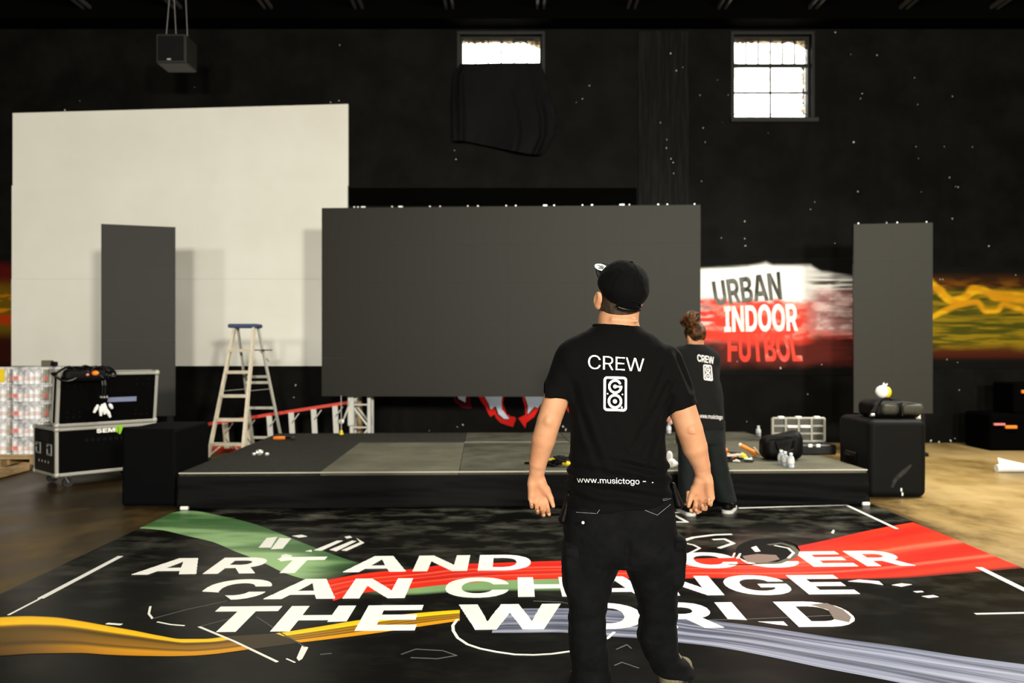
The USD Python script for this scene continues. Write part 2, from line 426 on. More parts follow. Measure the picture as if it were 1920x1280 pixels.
def window(n, x0, x1):
    w = thing(f'window_{n}', 'steel framed window high in the black wall, glaring white with daylight', None, ((x0 + x1) / 2, WY, WZ0), kind='structure')
    y = WY + .11
    f = .03
    obj('window_frame', cat_([bx(x0, x0 + f, y - .03, y + .03, WZ0, WZ1), bx(x1 - f, x1, y - .03, y + .03, WZ0, WZ1), bx(x0 + f, x1 - f, y - .03, y + .03, WZ1 - f, WZ1), bx(x0 + f, x1 - f, y - .03, y + .03, WZ0, WZ0 + f)]), 'window_steel', w)
    obj('window_frame', cat_([bx(x0 - .05, x1 + .05, WY - .018, WY - .001, WZ1, WZ1 + .05, .004), bx(x0 - .05, x0, WY - .018, WY - .001, WZ0, WZ1, .004), bx(x1, x1 + .05, WY - .018, WY - .001, WZ0, WZ1, .004)]), 'window_steel', w)
    obj('window_sill', bx(x0 - .06, x1 + .10, WY - .07, y - .03, WZ0 - .075, WZ0 - .001, .012), 'window_sill', w)
    za, zb = P(0, 119, WY)[2] + .0, P(0, 170, WY)[2]
    obj('transom', bx(x0 + f, x1 - f, y - .02, y + .02, za - .028, za + .028, .004), 'window_steel', w)
    obj('glazing_bar', bx(x0 + f, x1 - f, y - .01, y + .012, zb - .014, zb + .014), 'window_steel', w)
    xm = (x0 + x1) / 2
    obj('glazing_bar', bx(xm - .013, xm + .013, y - .01, y + .012, WZ0 + f, za - .022), 'window_steel', w)
    xs = np.linspace(x0 + f, x1 - f, 7)
    for x in xs[1:-1]:
        obj('glazing_bar', bx(x - .010, x + .010, y - .01, y + .012, za + .022, WZ1 - f), 'window_steel', w)
    for i in range(6): obj('pane', bx(xs[i] + .006, xs[i + 1] - .006, y - .003, y + .003, za + .022, WZ1 - f), 'pane', w)
    for xa, xb in ((x0 + f, xm - .008), (xm + .008, x1 - f)):
        for ca, cb in ((WZ0 + f, zb - .009), (zb + .009, za - .022)): obj('pane', bx(xa, xb, y - .003, y + .003, ca, cb), 'pane', w)
    # crusts of dirt on the glass: along the head, down the right edge and over the bottom rail
    def crust(px, pz, s):
        q = np.array(px), np.array(pz)
        g = np.stack([np.stack([q[0], np.full(len(q[0]), y - .006), q[1]], 1), np.stack([q[0], np.full(len(q[0]), y - .006), np.full(len(q[0]), s)], 1)])
        return plate(g, (0, .002, 0))
    t = np.linspace(x0 + f, x1 - f, 40)
    r = np.random.default_rng(n)
    obj('dirt_crust', crust(t, WZ1 - f - .05 - .03 * r.random(40) - .10 * np.clip((t - x1 + .22) / .2, 0, 1), WZ1 - f), 'grime', w)
    obj('dirt_crust', crust(t, WZ0 + f + .05 + .02 * r.random(40), WZ0 + f + .045), 'grime', w)
    tz = np.linspace(WZ0 + f + .05, za - .03, 30)
    g = np.stack([np.stack([x1 - f - .055 - .05 * r.random(30), np.full(30, y - .006), tz], 1), np.stack([np.full(30, x1 - f - .035), np.full(30, y - .006), tz], 1)])
    obj('dirt_crust', plate(g, (0, .002, 0)), 'grime', w)


window(1, *w1); window(2, *w2)

# sprayed paint on the back wall: flat colour held by the vertices of thin sheets of paint
K = np.array([.0033, .0033, .0027])


def wall_sheet(x0, x1, y0, y1, nx, ny, fn, d=.004):
    X, Y = np.meshgrid(np.linspace(x0, x1, nx), np.linspace(y0, y1, ny), indexing='ij')
    g = np.stack([(X - CX) * WY / F, np.full(X.shape, WY - d), EYE - (Y - HY) * WY / F], -1)
    m = plate(g[:, ::-1], (0, -d + .0005, 0))
    c = fn(X[:, ::-1], Y[:, ::-1]).reshape(-1, 3)
    return m, np.vstack([c, c])


def sm(a, b, x): t = np.clip((x - a) / (b - a), 0, 1); return t * t * (3 - 2 * t)
def mx(a, b, t): return a * (1 - t[..., None]) + b * t[..., None]
def fb(x, y, sx, sy, o=4, s=0): return meshkit.fbm(np.stack([x / sx, y / sy, np.zeros_like(x)], -1), o, s)


def red_white(x, y):
    st = fb(x, y, 55, 4.2, 4, 3); bl = fb(x, y, 26, 14, 4, 8)
    c = np.broadcast_to(K, x.shape + (3,)).copy()
    right = sm(1500, 1545, x)
    fade = 1 - sm(1535, 1640, x + 70 * (st - .5))
    top = np.interp(x, [1312, 1400, 1436, 1450, 1520, 1540, 1570, 1620], [503, 498, 491, 496, 496, 508, 512, 520])
    dark = mx(lin(95, 38, 32) + 0 * c, K + 0 * c, sm(672, 696, y + 16 * (bl - .5)))
    dark = mx(dark, lin(52, 38, 34) + 0 * c, sm(1390, 1320, x) * .8)
    red = mx(lin(224, 66, 52) + 0 * c, lin(240, 132, 116) + 0 * c, sm(.5, .72, bl))
    a = sm(632, 652, y + 18 * (bl - .5) + 12 * right)
    body = mx(red, dark, a)
    white = mx(lin(248, 248, 243) + 0 * c, lin(190, 186, 182) + 0 * c, sm(.42, .75, st) * right)
    split = 563 + 14 * (bl - .5)
    body = mx(white, body, sm(split - 5, split + 5, y))
    # pale streaks at the left edge and over the right end
    pink = mx(lin(238, 205, 200) + 0 * c, lin(170, 120, 118) + 0 * c, sm(.35, .7, bl))
    body = mx(body, pink, sm(1345, 1325, x) * sm(.46, .60, st) * sm(566, 572, y) * sm(640, 625, y))
    body = mx(body, pink, right * sm(530, 548, y + 20 * (st - .5)) * sm(632, 612, y + 20 * (st - .5)))
    body = mx(body, lin(96, 88, 78) + 0 * c, right * sm(.5, .62, st) * sm(548, 540, y) * sm(520, 528, y))
    k = sm(-3, 6, y - top + 5 * (st - .5)) * fade
    return mx(c, body, k * sm(700, 688, y))


m, c = wall_sheet(1300, 1668, 484, 704, 240, 150, red_white)
obj('sprayed_ground', m, 'spray_paint', wall, smooth=True, col=c, label='white over red sprayed ground behind the lettering')


def wall_text(text, quad, weight, col, d0, d1, name, lbl, fn=None):
    """Sprayed capitals between four picture corners: top left, top right, bottom left, bottom right."""
    q = np.array(quad, float)
    gl, L = layout(text, weight, -.02)
    for ch, g in gl:
        g = shapely.segmentize(g, .15)
        def place(p, d):
            u, v = (p[:, :1] / L), p[:, 1:]
            w = (q[2] * (1 - u) + q[3] * u) * (1 - v) + (q[0] * (1 - u) + q[1] * u) * v
            return np.c_[(w[:, 0] - CX) * WY / F, WY - d0 - (d1 - d0) * d, EYE - (w[:, 1] - HY) * WY / F]
        m = prism(g, place)
        v = m.vertices; X, Y = CX + v[:, 0] * F / WY, HY - (v[:, 2] - EYE) * F / WY
        obj(name, m, 'spray_paint', wall, col=fn(X, Y) if fn else np.tile(lin(*col), (len(v), 1)))


wall_text('URBAN', ((1334, 528), (1462, 509), (1341, 572), (1467, 561)), 800, None, .004, .007, 'sprayed_letter', '', lambda x, y: mx(lin(58, 58, 55) + np.zeros((len(x), 3)), lin(140, 142, 136) + np.zeros((len(x), 3)), np.clip(sm(.35, .7, fb(x, y, 9, 9, 3, 5)) * .6 + .5 * sm(560, 574, y), 0, 1)))
wall_text('INDOOR', ((1357, 574), (1493, 569), (1358, 622), (1496, 620)), 800, None, .004, .007, 'sprayed_letter', '', lambda x, y: mx(lin(252, 250, 244) + np.zeros((len(x), 3)), lin(244, 200, 190) + np.zeros((len(x), 3)), sm(.5, .75, fb(x, y, 12, 7, 3, 2)) * .7))
wall_text('FUTBOL', ((1364, 626), (1496, 626), (1364, 678), (1505, 677)), 800, None, .004, .007, 'sprayed_letter', '', lambda x, y: mx(lin(226, 70, 56) + np.zeros((len(x), 3)), lin(240, 150, 136) + np.zeros((len(x), 3)), sm(.52, .75, fb(x, y, 16, 10, 3, 4)) * sm(1400, 1460, x)))


def flame(x, y):
    n = fb(x, y, 30, 9, 4, 11); s = fb(x, y, 60, 5, 4, 12)
    c = mx(lin(42, 24, 8) + np.zeros(x.shape + (3,)), lin(104, 62, 14) + np.zeros(x.shape + (3,)), sm(516, 536, y) * sm(.35, .7, n))
    g = mx(lin(62, 62, 12) + 0 * c, lin(128, 106, 18) + 0 * c, sm(.35, .68, s))
    c = mx(c, g, sm(534, 552, y + 12 * (n - .5)))
    c = mx(c, lin(66, 26, 12) + 0 * c, sm(640, 662, y + 10 * (n - .5)))
    for pts, w in (([(1740, 525), (1765, 548), (1785, 564), (1810, 557), (1825, 543), (1845, 545), (1865, 556), (1905, 561), (1960, 572), (2060, 590)], 7), ([(1745, 596), (1772, 582), (1802, 570), (1830, 566), (1850, 583), (1868, 582), (1882, 570), (1898, 574), (1950, 590), (2050, 584)], 5), ([(1810, 558), (1840, 546), (1870, 548), (1900, 550), (1960, 556), (2050, 560)], 4)):
        p = curve(pts, 160)
        d = np.min(np.hypot(x[..., None] - p[:, 0], (y[..., None] - p[:, 1])), -1)
        c = mx(c, mx(lin(206, 158, 20) + 0 * c, lin(186, 128, 18) + 0 * c, sm(.35, .65, n)), sm(w + 3, w - 3, d + 6 * (s - .5)))
    k = sm(508, 522, y + 8 * (n - .5)) * sm(678, 662, y) * sm(2075, 1990, x + 40 * (s - .5))
    return mx(K + 0 * c, c, k)


m, c = wall_sheet(1735, 2080, 500, 690, 150, 100, flame)
obj('sprayed_flame', m, 'spray_paint', wall, smooth=True, col=c, label='yellow and olive sprayed flames')


def embers(x, y):
    n = fb(x, y, 26, 12, 4, 21); s = fb(x, y, 40, 7, 4, 22)
    c = mx(lin(70, 12, 8) + np.zeros(x.shape + (3,)), lin(92, 70, 8) + np.zeros(x.shape + (3,)), sm(515, 545, y + 10 * (n - .5)))
    c = mx(c, lin(176, 110, 10) + 0 * c, sm(.52, .66, s) * sm(530, 560, y) * sm(625, 605, y))
    c = mx(c, lin(150, 46, 8) + 0 * c, sm(12, 6, np.abs(y - 600 - 8 * (n - .5))))
    c = mx(c, lin(44, 12, 6) + 0 * c, sm(612, 640, y))
    return mx(K + 0 * c, c, sm(484, 506, y + 8 * (n - .5)) * sm(700, 672, y))


m, c = wall_sheet(-200, 40, 476, 706, 90, 90, embers)
obj('sprayed_embers', m, 'spray_paint', wall, smooth=True, col=c, label='red and olive sprayed band at the left end')

# red and pale blue lettering shapes low on the wall, below the big screen
def wp(pts, s=8.0, o=(840, 730)): return [(o[0] + a / s, o[1] + b / s) for a, b in pts]


def wall_shape(pts, col, d0, d1, name='graffiti_shape'):
    g = shapely.Polygon(pts).buffer(0)
    obj(name, prism(g, lambda p, d: np.c_[(p[:, 0] - CX) * WY / F, WY - d0 - (d1 - d0) * d, EYE - (p[:, 1] - HY) * WY / F]), 'spray_paint', wall, col=None)
    return g


for pts, colr, d in (
        ([(60, 60), (110, 200), (200, 270), (300, 290), (360, 280), (340, 200), (320, 60)], (84, 18, 28), .002),
        ([(100, 50), (130, 150), (220, 205), (262, 210), (275, 60)], (5, 5, 6), .003),
        ([(130, 60), (160, 140), (260, 196), (270, 60)], (196, 208, 222), .004),
        ([(430, 60), (500, 180), (560, 260), (610, 370), (640, 410), (700, 370), (720, 430), (790, 500), (900, 540), (975, 560), (1020, 440), (1000, 410), (930, 400), (880, 330), (850, 60)], (196, 30, 24), .002),
        ([(500, 60), (590, 180), (620, 310), (700, 270), (740, 380), (830, 450), (920, 450), (900, 400), (830, 330), (790, 250), (800, 60)], (6, 6, 8), .003),
        ([(520, 60), (600, 190), (640, 300), (715, 245), (760, 370), (840, 440), (918, 440), (890, 400), (810, 300), (800, 180), (820, 60)], (196, 206, 222), .004),
        ([(1055, 430), (1160, 580), (1175, 500), (1290, 410), (1350, 310), (1420, 250), (1480, 60), (1090, 60), (1160, 260), (1160, 380)], (214, 34, 26), .002),
        ([(1130, 60), (1180, 240), (1185, 390), (1240, 350), (1310, 265), (1360, 300), (1430, 200), (1470, 60)], (6, 6, 8), .003),
        ([(1140, 60), (1200, 250), (1195, 370), (1300, 255), (1350, 280), (1420, 180), (1450, 60)], (196, 206, 222), .004),
        ([(1760, 180), (1790, 190), (1835, 320), (1810, 345), (1780, 300)], (206, 46, 44), .002),
        ([(850, 60), (825, 200), (880, 370), (1000, 405), (1100, 390), (1140, 260), (1110, 60)], (5, 5, 6), .0035)):
    g = shapely.Polygon(wp(pts)).buffer(1.2).buffer(-1.2)
    mm = prism(g, lambda p, dd, d=d: np.c_[(p[:, 0] - CX) * WY / F, WY - .0005 - d * dd, EYE - (p[:, 1] - HY) * WY / F])
    obj('graffiti_shape', mm, 'spray_paint', wall, col=np.tile(lin(*colr), (len(mm.vertices), 1)))

chips = [(122, 207, 4), (620, 192, 3), (636, 189, 3), (365, 164, 1.4), (150, 189, 1.4), (637, 85, 2.5), (855, 299, 3), (852, 282, 2), (1105, 161, 2.6), (1092, 186, 2.4), (1080, 192, 1.6), (1257, 101, 3.6), (1268, 133, 3), (1280, 127, 2.2), (1238, 230, 2.6), (1249, 278, 3), (1258, 298, 3), (1262, 305, 3.2), (1322, 267, 3), (1318, 240, 2.4), (1312, 179, 2), (1365, 178, 2), (1566, 61, 3), (1594, 102, 2.6), (1644, 104, 2.8), (1616, 176, 3.2), (1613, 185, 2), (1600, 267, 4), (1785, 181, 2.4), (1714, 146, 2), (1720, 196, 2), (1717, 275, 2.4), (1722, 297, 2.6), (1770, 275, 2), (1823, 276, 2), (1608, 359, 3.2), (1780, 333, 3), (1792, 350, 3), (1796, 351, 2.6), (1727, 360, 2), (1785, 410, 3), (1853, 461, 3.4), (1565, 456, 2), (1519, 393, 2.6), (1527, 379, 2.6), (1396, 415, 3.2), (1396, 447, 3.2), (1397, 462, 5), (1352, 446, 2.4), (1315, 340, 2.4), (1263, 325, 3), (555, 722, 4), (551, 745, 3.2), (898, 366, 2.4), (1382, 678, 3), (1463, 690, 4.4), (1540, 683, 3), (1514, 739, 2.6), (1795, 679, 2), (1775, 674, 3.4), (1904, 516, 3), (1762, 524, 3), (1767, 524, 3), (1798, 731, 2.4), (1745, 826, 5), (1760, 828, 4), (1782, 826, 5), (1790, 822, 3), (1824, 828, 3), (1250, 262, 2), (1345, 150, 1.6), (1355, 230, 1.6), (1440, 250, 1.6), (868, 796, 4), (857, 801, 4), (1056, 799, 4.4), (1061, 805, 4.6), (805, 807, 2), (1400, 790, 2)]
cm = []
for x, y, s in chips:
    q = P(x, y, WY); k = 7; w = np.sort(rng.random(k)) * 2 * np.pi; r = s * .0030 * (.55 + .6 * rng.random(k))
    if 660 > x: q[1] -= 0
    poly = shapely.Polygon(np.c_[r * np.cos(w), 1.25 * r * np.sin(w)]).convex_hull
    cm.append(prism(poly, lambda p, d, q=q: np.c_[q[0] + p[:, 0], q[1] - .0005 - .012 * d, q[2] + p[:, 1]]))
obj('paint_chip', cat_(cm), 'chip_white', wall, kind='stuff', label='white chips knocked out of the black paint')

# ------------------------------------------------------------------ white board on the wall, left
BY = 12.84
board = thing('projection_board', 'huge cream white board of joined sheets mounted on the black wall', 'board', P(338, 686, BY))
tops = lambda x: 212 - (x - 25) / 628 * 17
zz = lambda y: EYE - (y - HY) * BY / F
xx = lambda x: (x - CX) * BY / F
rows = [(None, 348), (348, 523), (523, 686)]
cols = [(24, 372), (372, 653)]
for r, (ya, yb) in enumerate(rows):
    for c_, (xa, xb) in enumerate(cols):
        xa2 = xa - (r if c_ == 0 else 0) * 1.0; xb2 = xb - (1 if r and c_ else 0)
        d = (0, .010, .005)[r] + (.002 if c_ else 0)
        y0 = [tops(xa2), tops(xb2)] if ya is None else [ya, ya]
        poly = shapely.Polygon([(xx(xa2), zz(yb)), (xx(xb2), zz(yb)), (xx(xb2), zz(y0[1])), (xx(xa2), zz(y0[0]))]).buffer(-.0006, join_style=2)
        obj('panel', prism(poly, lambda p, t, d=d: np.c_[p[:, 0], WY - .055 - (.05 + d) * t, p[:, 1]]), 'board_white', board)

# black cloth pinned over the lower part of the left window
cl = thing('blackout_cloth', 'crumpled black cloth hung over the lower part of the left window', 'cloth', P(942, 290, WY - .15))
nu, nv = 70, 40
u, v = np.meshgrid(np.linspace(0, 1, nu), np.linspace(0, 1, nv), indexing='ij')
left = np.interp(v, [0, .15, .45, 1], [862, 850, 848, 850]); right = np.interp(v, [0, .2, .6, .8, 1], [1014, 1026, 1042, 1040, 1023])
px = left + (right - left) * u
py = np.interp(u, [0, .5, 1], [120, 118, 118]) * (1 - v) + v * np.interp(u, [0, .12, .8, .95, 1], [263, 264, 288, 290, 282])
fold = .03 * np.sin(u * 9 + 2 * v) * v + .05 * np.exp(-((u - .86 - .03 * v) / .03) ** 2) * v + .035 * np.exp(-((u - .08) / .03) ** 2) - .02 * np.exp(-((u - .55 - .12 * v) / .02) ** 2) * v + .03 * (meshkit.fbm(np.stack([u * 7, v * 2, u * 0], -1)) - .5) + .05 * sm(.86, 1, u) * (meshkit.fbm(np.stack([u * 30, v * 6, u * 0], -1)) - .5)
d = WY - .10 - .05 * v - fold
obj('hanging_cloth', plate(np.stack([(px - CX) * d / F, d, EYE - (py - HY) * d / F], -1)[:, ::-1], (0, -.006, 0)), 'drape', cl, smooth=True)
# ------------------------------------------------------------------ printed floor covering
floor_mat = thing('floor_covering', 'large black printed vinyl floor covering reading ART AND SOCCER CAN CHANGE THE WORLD', 'floor covering', (.17, 5, 0))
MX0, MX1 = -2.94, 3.29
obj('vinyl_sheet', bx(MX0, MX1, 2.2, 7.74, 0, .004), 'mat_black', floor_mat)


def flat(pts, z0, z1, material, name, smooth_=0.0, col=None, clip=True):
    """A printed shape given by its corners in the picture, laid on the sheet."""
    g = np.array([G(x, y, z1)[:2] for x, y in pts])
    poly = shapely.Polygon(g).buffer(0)
    if clip: poly = poly.intersection(shapely.box(MX0 + .004, 2.25, MX1 - .004, 7.6))
    m = prism(poly, lambda p, d: np.c_[p, z0 + (z1 - z0) * d])
    return obj(name, m, material, floor_mat, col=None if col is None else np.tile(lin(*col), (len(m.vertices), 1)))


def ribbon(top, bot, z, fn, name, n=120, m=24, lbl=None):
    a, b = curve(top, n), curve(bot, n)
    w = np.linspace(0, 1, m)
    q = a[:, None] * (1 - w[None, :, None]) + b[:, None] * w[None, :, None]
    g = np.array([[G(x, y, z) for x, y in r] for r in q])
    g[..., 0] = np.clip(g[..., 0], MX0 + .004, MX1 - .004)
    U, V = np.meshgrid(np.linspace(0, 1, n), w, indexing='ij')
    c = fn(U, V, g[..., 0], g[..., 1]).reshape(-1, 3)
    if np.cross(g[1, 0] - g[0, 0], g[0, 1] - g[0, 0])[2] < 0:
        g = g[:, ::-1]; c = c.reshape(n, m, 3)[:, ::-1].reshape(-1, 3)
    obj(name, plate(g, (0, 0, .0008)), 'vinyl_print', floor_mat, smooth=True, col=np.vstack([c, c]), label=lbl)


def stops(v, s):
    v = np.asarray(v); k = np.array([q[0] for q in s]); c = np.array([lin(*q[1]) for q in s])
    return np.stack([np.interp(v, k, c[:, i]) for i in range(3)], -1)


def green(U, V, X, Y):
    n = meshkit.fbm(np.stack([X * 1.2, Y * 5, 0 * X], -1), 4, 31)
    c = mx(lin(58, 96, 52) + 0 * U[..., None], lin(140, 176, 120) + 0 * U[..., None], sm(.3, .7, n + .25 * (V - .5)))
    return mx(c, lin(14, 18, 12) + 0 * c, sm(.84, 1, U) * .9)


ribbon([(318, 962), (352, 957), (420, 968), (480, 983), (530, 1002), (590, 1026), (650, 1048), (700, 1062)], [(256, 990), (300, 993), (350, 1004), (400, 1016), (440, 1033), (480, 1048), (540, 1076), (600, 1092)], .0052, green, 'printed_swoosh', lbl='green swoosh')
ribbon([(620, 1094), (720, 1088), (860, 1080), (980, 1074), (1072, 1070)], [(680, 1116), (760, 1116), (860, 1110), (980, 1108), (1075, 1108)], .0050, lambda U, V, X, Y: mx(lin(14, 18, 12) + 0 * U[..., None], lin(122, 158, 104) + 0 * U[..., None], sm(0, .3, U) * sm(1.02, .8, V)), 'printed_swoosh', lbl='green swoosh')


def redc(U, V, X, Y):
    n = meshkit.fbm(np.stack([X * .9, V * 9, 0 * X], -1), 4, 41)
    c = mx(lin(206, 22, 10) + 0 * U[..., None], lin(234, 46, 18) + 0 * U[..., None], sm(.3, .7, n))
    ridge = np.exp(-((V - .30 - .1 * U) / .03) ** 2) + np.exp(-((V - .72) / .025) ** 2) + .8 * np.exp(-((V - .52 + .08 * U) / .02) ** 2)
    c = mx(c, lin(250, 140, 104) + 0 * c, np.clip(ridge, 0, 1) * .42)
    gr = np.exp(-((V - .36 - .1 * U) / .02) ** 2) + np.exp(-((V - .67) / .015) ** 2)
    c = mx(c, lin(120, 10, 6) + 0 * c, np.clip(gr, 0, 1) * .6)
    return mx(c, lin(30, 8, 6) + 0 * c, sm(.9, 1.0, V) * sm(.45, .55, U) * .95)


ribbon([(608, 1088), (705, 1072), (780, 1066), (830, 1059), (960, 1054), (1100, 1050), (1250, 1048), (1340, 1046), (1420, 1039), (1490, 1025), (1560, 1010), (1640, 992), (1712, 979)],
       [(625, 1126), (680, 1111), (768, 1103), (830, 1096), (960, 1087), (1100, 1084), (1280, 1084), (1440, 1085), (1520, 1086), (1615, 1086), (1690, 1084), (1790, 1076), (1925, 1064)], .0056, redc, 'printed_swoosh', 220, 40, 'red swoosh')


def yel(U, V, X, Y):
    c = stops(V, [(0, (60, 42, 4)), (.03, (236, 178, 6)), (.2, (250, 196, 10)), (.25, (140, 96, 6)), (.32, (70, 48, 6)), (.45, (130, 92, 12)), (.62, (150, 104, 14)), (.7, (96, 66, 8)), (.8, (206, 142, 10)), (.97, (196, 130, 8)), (1, (120, 80, 6))])
    d = mx(lin(84, 60, 10) + 0 * c, lin(34, 26, 6) + 0 * c, sm(.3, 1, V))
    return mx(c, d, sm(.62, .1, U) * sm(.22, .34, V) * .85)


ribbon([(-60, 1160), (0, 1156), (50, 1154), (100, 1156), (150, 1163), (200, 1172), (250, 1181), (300, 1191), (340, 1197), (380, 1197), (419, 1193)],
       [(-60, 1231), (0, 1229), (70, 1225), (150, 1224), (200, 1227), (250, 1229), (320, 1230), (360, 1229), (400, 1226), (432, 1222), (467, 1217)], .0052, yel, 'printed_ribbon', 160, 40, 'golden yellow ribbon')
ribbon([(517, 1187), (600, 1174), (680, 1161), (770, 1150), (862, 1143)], [(563, 1204), (630, 1196), (700, 1187), (780, 1175), (862, 1163)], .0052,
       lambda U, V, X, Y: stops(V, [(0, (236, 180, 6)), (.28, (252, 204, 16)), (.33, (120, 84, 6)), (.5, (170, 122, 14)), (.54, (60, 44, 6)), (.6, (180, 126, 12)), (.74, (90, 64, 6)), (.78, (226, 154, 10)), (1, (206, 138, 8))]), 'printed_ribbon', 60, 40, 'golden yellow ribbon')
flat([(419, 1193), (517, 1187), (563, 1204), (467, 1217)], .004, .0052, 'vinyl_print', 'printed_shape', col=(48, 38, 20))


def blue(U, V, X, Y):
    n = meshkit.fbm(np.stack([U * 3, V * 22, 0 * X], -1), 4, 51)
    c = mx(lin(74, 79, 98) + 0 * U[..., None], lin(132, 138, 160) + 0 * U[..., None], sm(.3, .68, n))
    for v0, s in ((.2, .02), (.42, .012), (.47, .012), (.7, .03), (.8, .02)):
        c = mx(c, lin(40, 43, 56) + 0 * c, .75 * np.exp(-((V - v0 - .04 * np.sin(U * 7)) / s) ** 2))
    for v0, s in ((.3, .02), (.6, .03), (.92, .04)):
        c = mx(c, lin(168, 172, 190) + 0 * c, .7 * np.exp(-((V - v0) / s) ** 2))
    return c


ribbon([(932, 1152), (960, 1141), (1047, 1140), (1180, 1146), (1272, 1152), (1317, 1160), (1440, 1176), (1565, 1195), (1690, 1212), (1815, 1231), (1930, 1246), (2010, 1256)],
       [(922, 1186), (960, 1186), (1035, 1185), (1135, 1192), (1197, 1196), (1272, 1204), (1335, 1211), (1440, 1230), (1540, 1251), (1640, 1270), (1720, 1286), (1850, 1312)], .0052, blue, 'printed_ribbon', 200, 60, 'blue grey ribbon')

# lettering: three rows of wide white capitals
def text_row(text, L1, L0, R1, R0, words, cut=None):
    """Four ground points: top left, base left, top right, base right of the row."""
    gl, L = layout(text, 790, .03)
    L1, L0, R1, R0 = (np.array(q) for q in (L1, L0, R1, R0))
    for k, (ch, g) in enumerate(gl):
        def place(p, d):
            u, v = p[:, :1] / L, p[:, 1:]
            w = (L0 * (1 - u) + R0 * u) * (1 - v) + (L1 * (1 - u) + R1 * u) * v
            return np.c_[w, .0055 + .0012 * d]
        if cut and k in cut: g = g.difference(affinity.translate(shapely.Polygon(cut[k]), g.bounds[0], 0))
        obj('printed_letter', prism(g, place), 'letter_white', floor_mat)


text_row('ART AND SOCCER', (-2.374, 5.70), (-2.374, 5.29), (2.625, 5.925), (2.625, 5.515), 0, {2: [(-.2, .9), (.1, 1.2), (.02, .86), (.2, .7), (-.1, .6)]})
text_row('CAN CHANGE', (-1.80, 5.17), (-1.80, 4.755), (2.0, 5.285), (2.0, 4.872), 0, {0: [(-.1, .42), (.3, .34), (.62, -.1), (-.1, -.1)]})
text_row('THE WORLD', (-1.59, 4.625), (-1.59, 4.208), (1.80, 4.727), (1.80, 4.297), 0, {1: [(.34, -.1), (1.3, -.1), (1.3, .38), (.34, .33)], 6: [(-.1, .34), (.25, .27), (.55, .10), (.95, -.05), (-.1, -.1)]})


def line(pts, w, name='printed_line', material='line_white', z=.0058):
    """A printed line through picture points, w metres wide."""
    g = shapely.LineString([G(x, y, z)[:2] for x, y in pts]).buffer(w / 2, cap_style=2)
    g = g.intersection(shapely.box(MX0 + .004, 2.25, MX1 - .004, 7.7))
    obj(name, prism(g, lambda p, d: np.c_[p, .004 + (z - .004) * d]), material, floor_mat)


line([(226, 1042), (76, 1121)], .035); line([(74, 1122), (16, 1152)], .014)
line([(1385, 952), (1586, 946), (1682, 991)], .03)
line([(1835, 1063), (1935, 1112)], .045); line([(1828, 1150), (1925, 1148)], .02)
line([(858, 1160), (849, 1172), (850, 1182), (858, 1195), (876, 1207), (900, 1215), (930, 1221), (965, 1226), (1000, 1227), (1035, 1225), (1070, 1220), (1105, 1211), (1140, 1195), (1152, 1184)], .016)
line([(282, 1136), (279, 1150), (286, 1159)], .012); line([(286, 1159), (350, 1142), (425, 1126)], .008, material='joist_steel'); line([(295, 1165), (320, 1170), (346, 1172)], .010)
line([(440, 1157), (373, 1174)], .008, material='joist_steel'); line([(373, 1174), (440, 1202), (520, 1240)], .014); line([(481, 1156), (530, 1188), (572, 1212)], .008, material='joist_steel')
line([(200, 1168), (228, 1170)], .02); line([(1310, 1162), (1400, 1160), (1560, 1153)], .006, material='joist_steel')
line([(1000, 1126), (1050, 1128), (1085, 1134)], .008, material='joist_steel')
flat([(556, 1233), (566, 1210), (578, 1213), (567, 1234), (560, 1238)], .004, .0058, 'line_white', 'printed_shape'); line([(537, 1234), (553, 1241)], .008)
# white broken lettering at the far side of the green swoosh, and scattered marks
for pts in ([(485, 1026), (500, 1008), (520, 1006), (508, 1026)], [(508, 1029), (524, 1008), (546, 1009), (530, 1028)], [(548, 1004), (566, 1002), (576, 1005), (560, 1007)], [(572, 1033), (584, 1030), (585, 1034)], [(588, 1031), (632, 1013), (643, 1013), (602, 1032)], [(618, 1030), (660, 1013), (668, 1014), (630, 1033)], [(640, 1031), (675, 1016), (668, 1008), (683, 1017), (650, 1032)], [(646, 1006), (656, 1004), (660, 1007), (650, 1009)], [(528, 1040), (536, 1038), (548, 1041), (540, 1050), (525, 1052)],
            [(1590, 1089), (1610, 1086), (1648, 1089), (1656, 1096), (1630, 1092)], [(1672, 1096), (1690, 1093), (1710, 1095), (1690, 1099)], [(1712, 1108), (1728, 1107), (1732, 1109), (1718, 1110)], [(1728, 1117), (1750, 1115), (1760, 1118), (1740, 1120)], [(1558, 998), (1562, 993), (1565, 994), (1563, 1000)],
            [(1408, 1026), (1418, 1023), (1426, 1033), (1416, 1034)], [(1380, 1046), (1386, 1037), (1390, 1037), (1386, 1046)], [(1372, 1044), (1376, 1036), (1379, 1036), (1376, 1044)]):
    flat(pts, .004, .0060 if pts[0][0] < 1368 or pts[0][0] > 1500 else .0084, 'line_white', 'printed_shape')
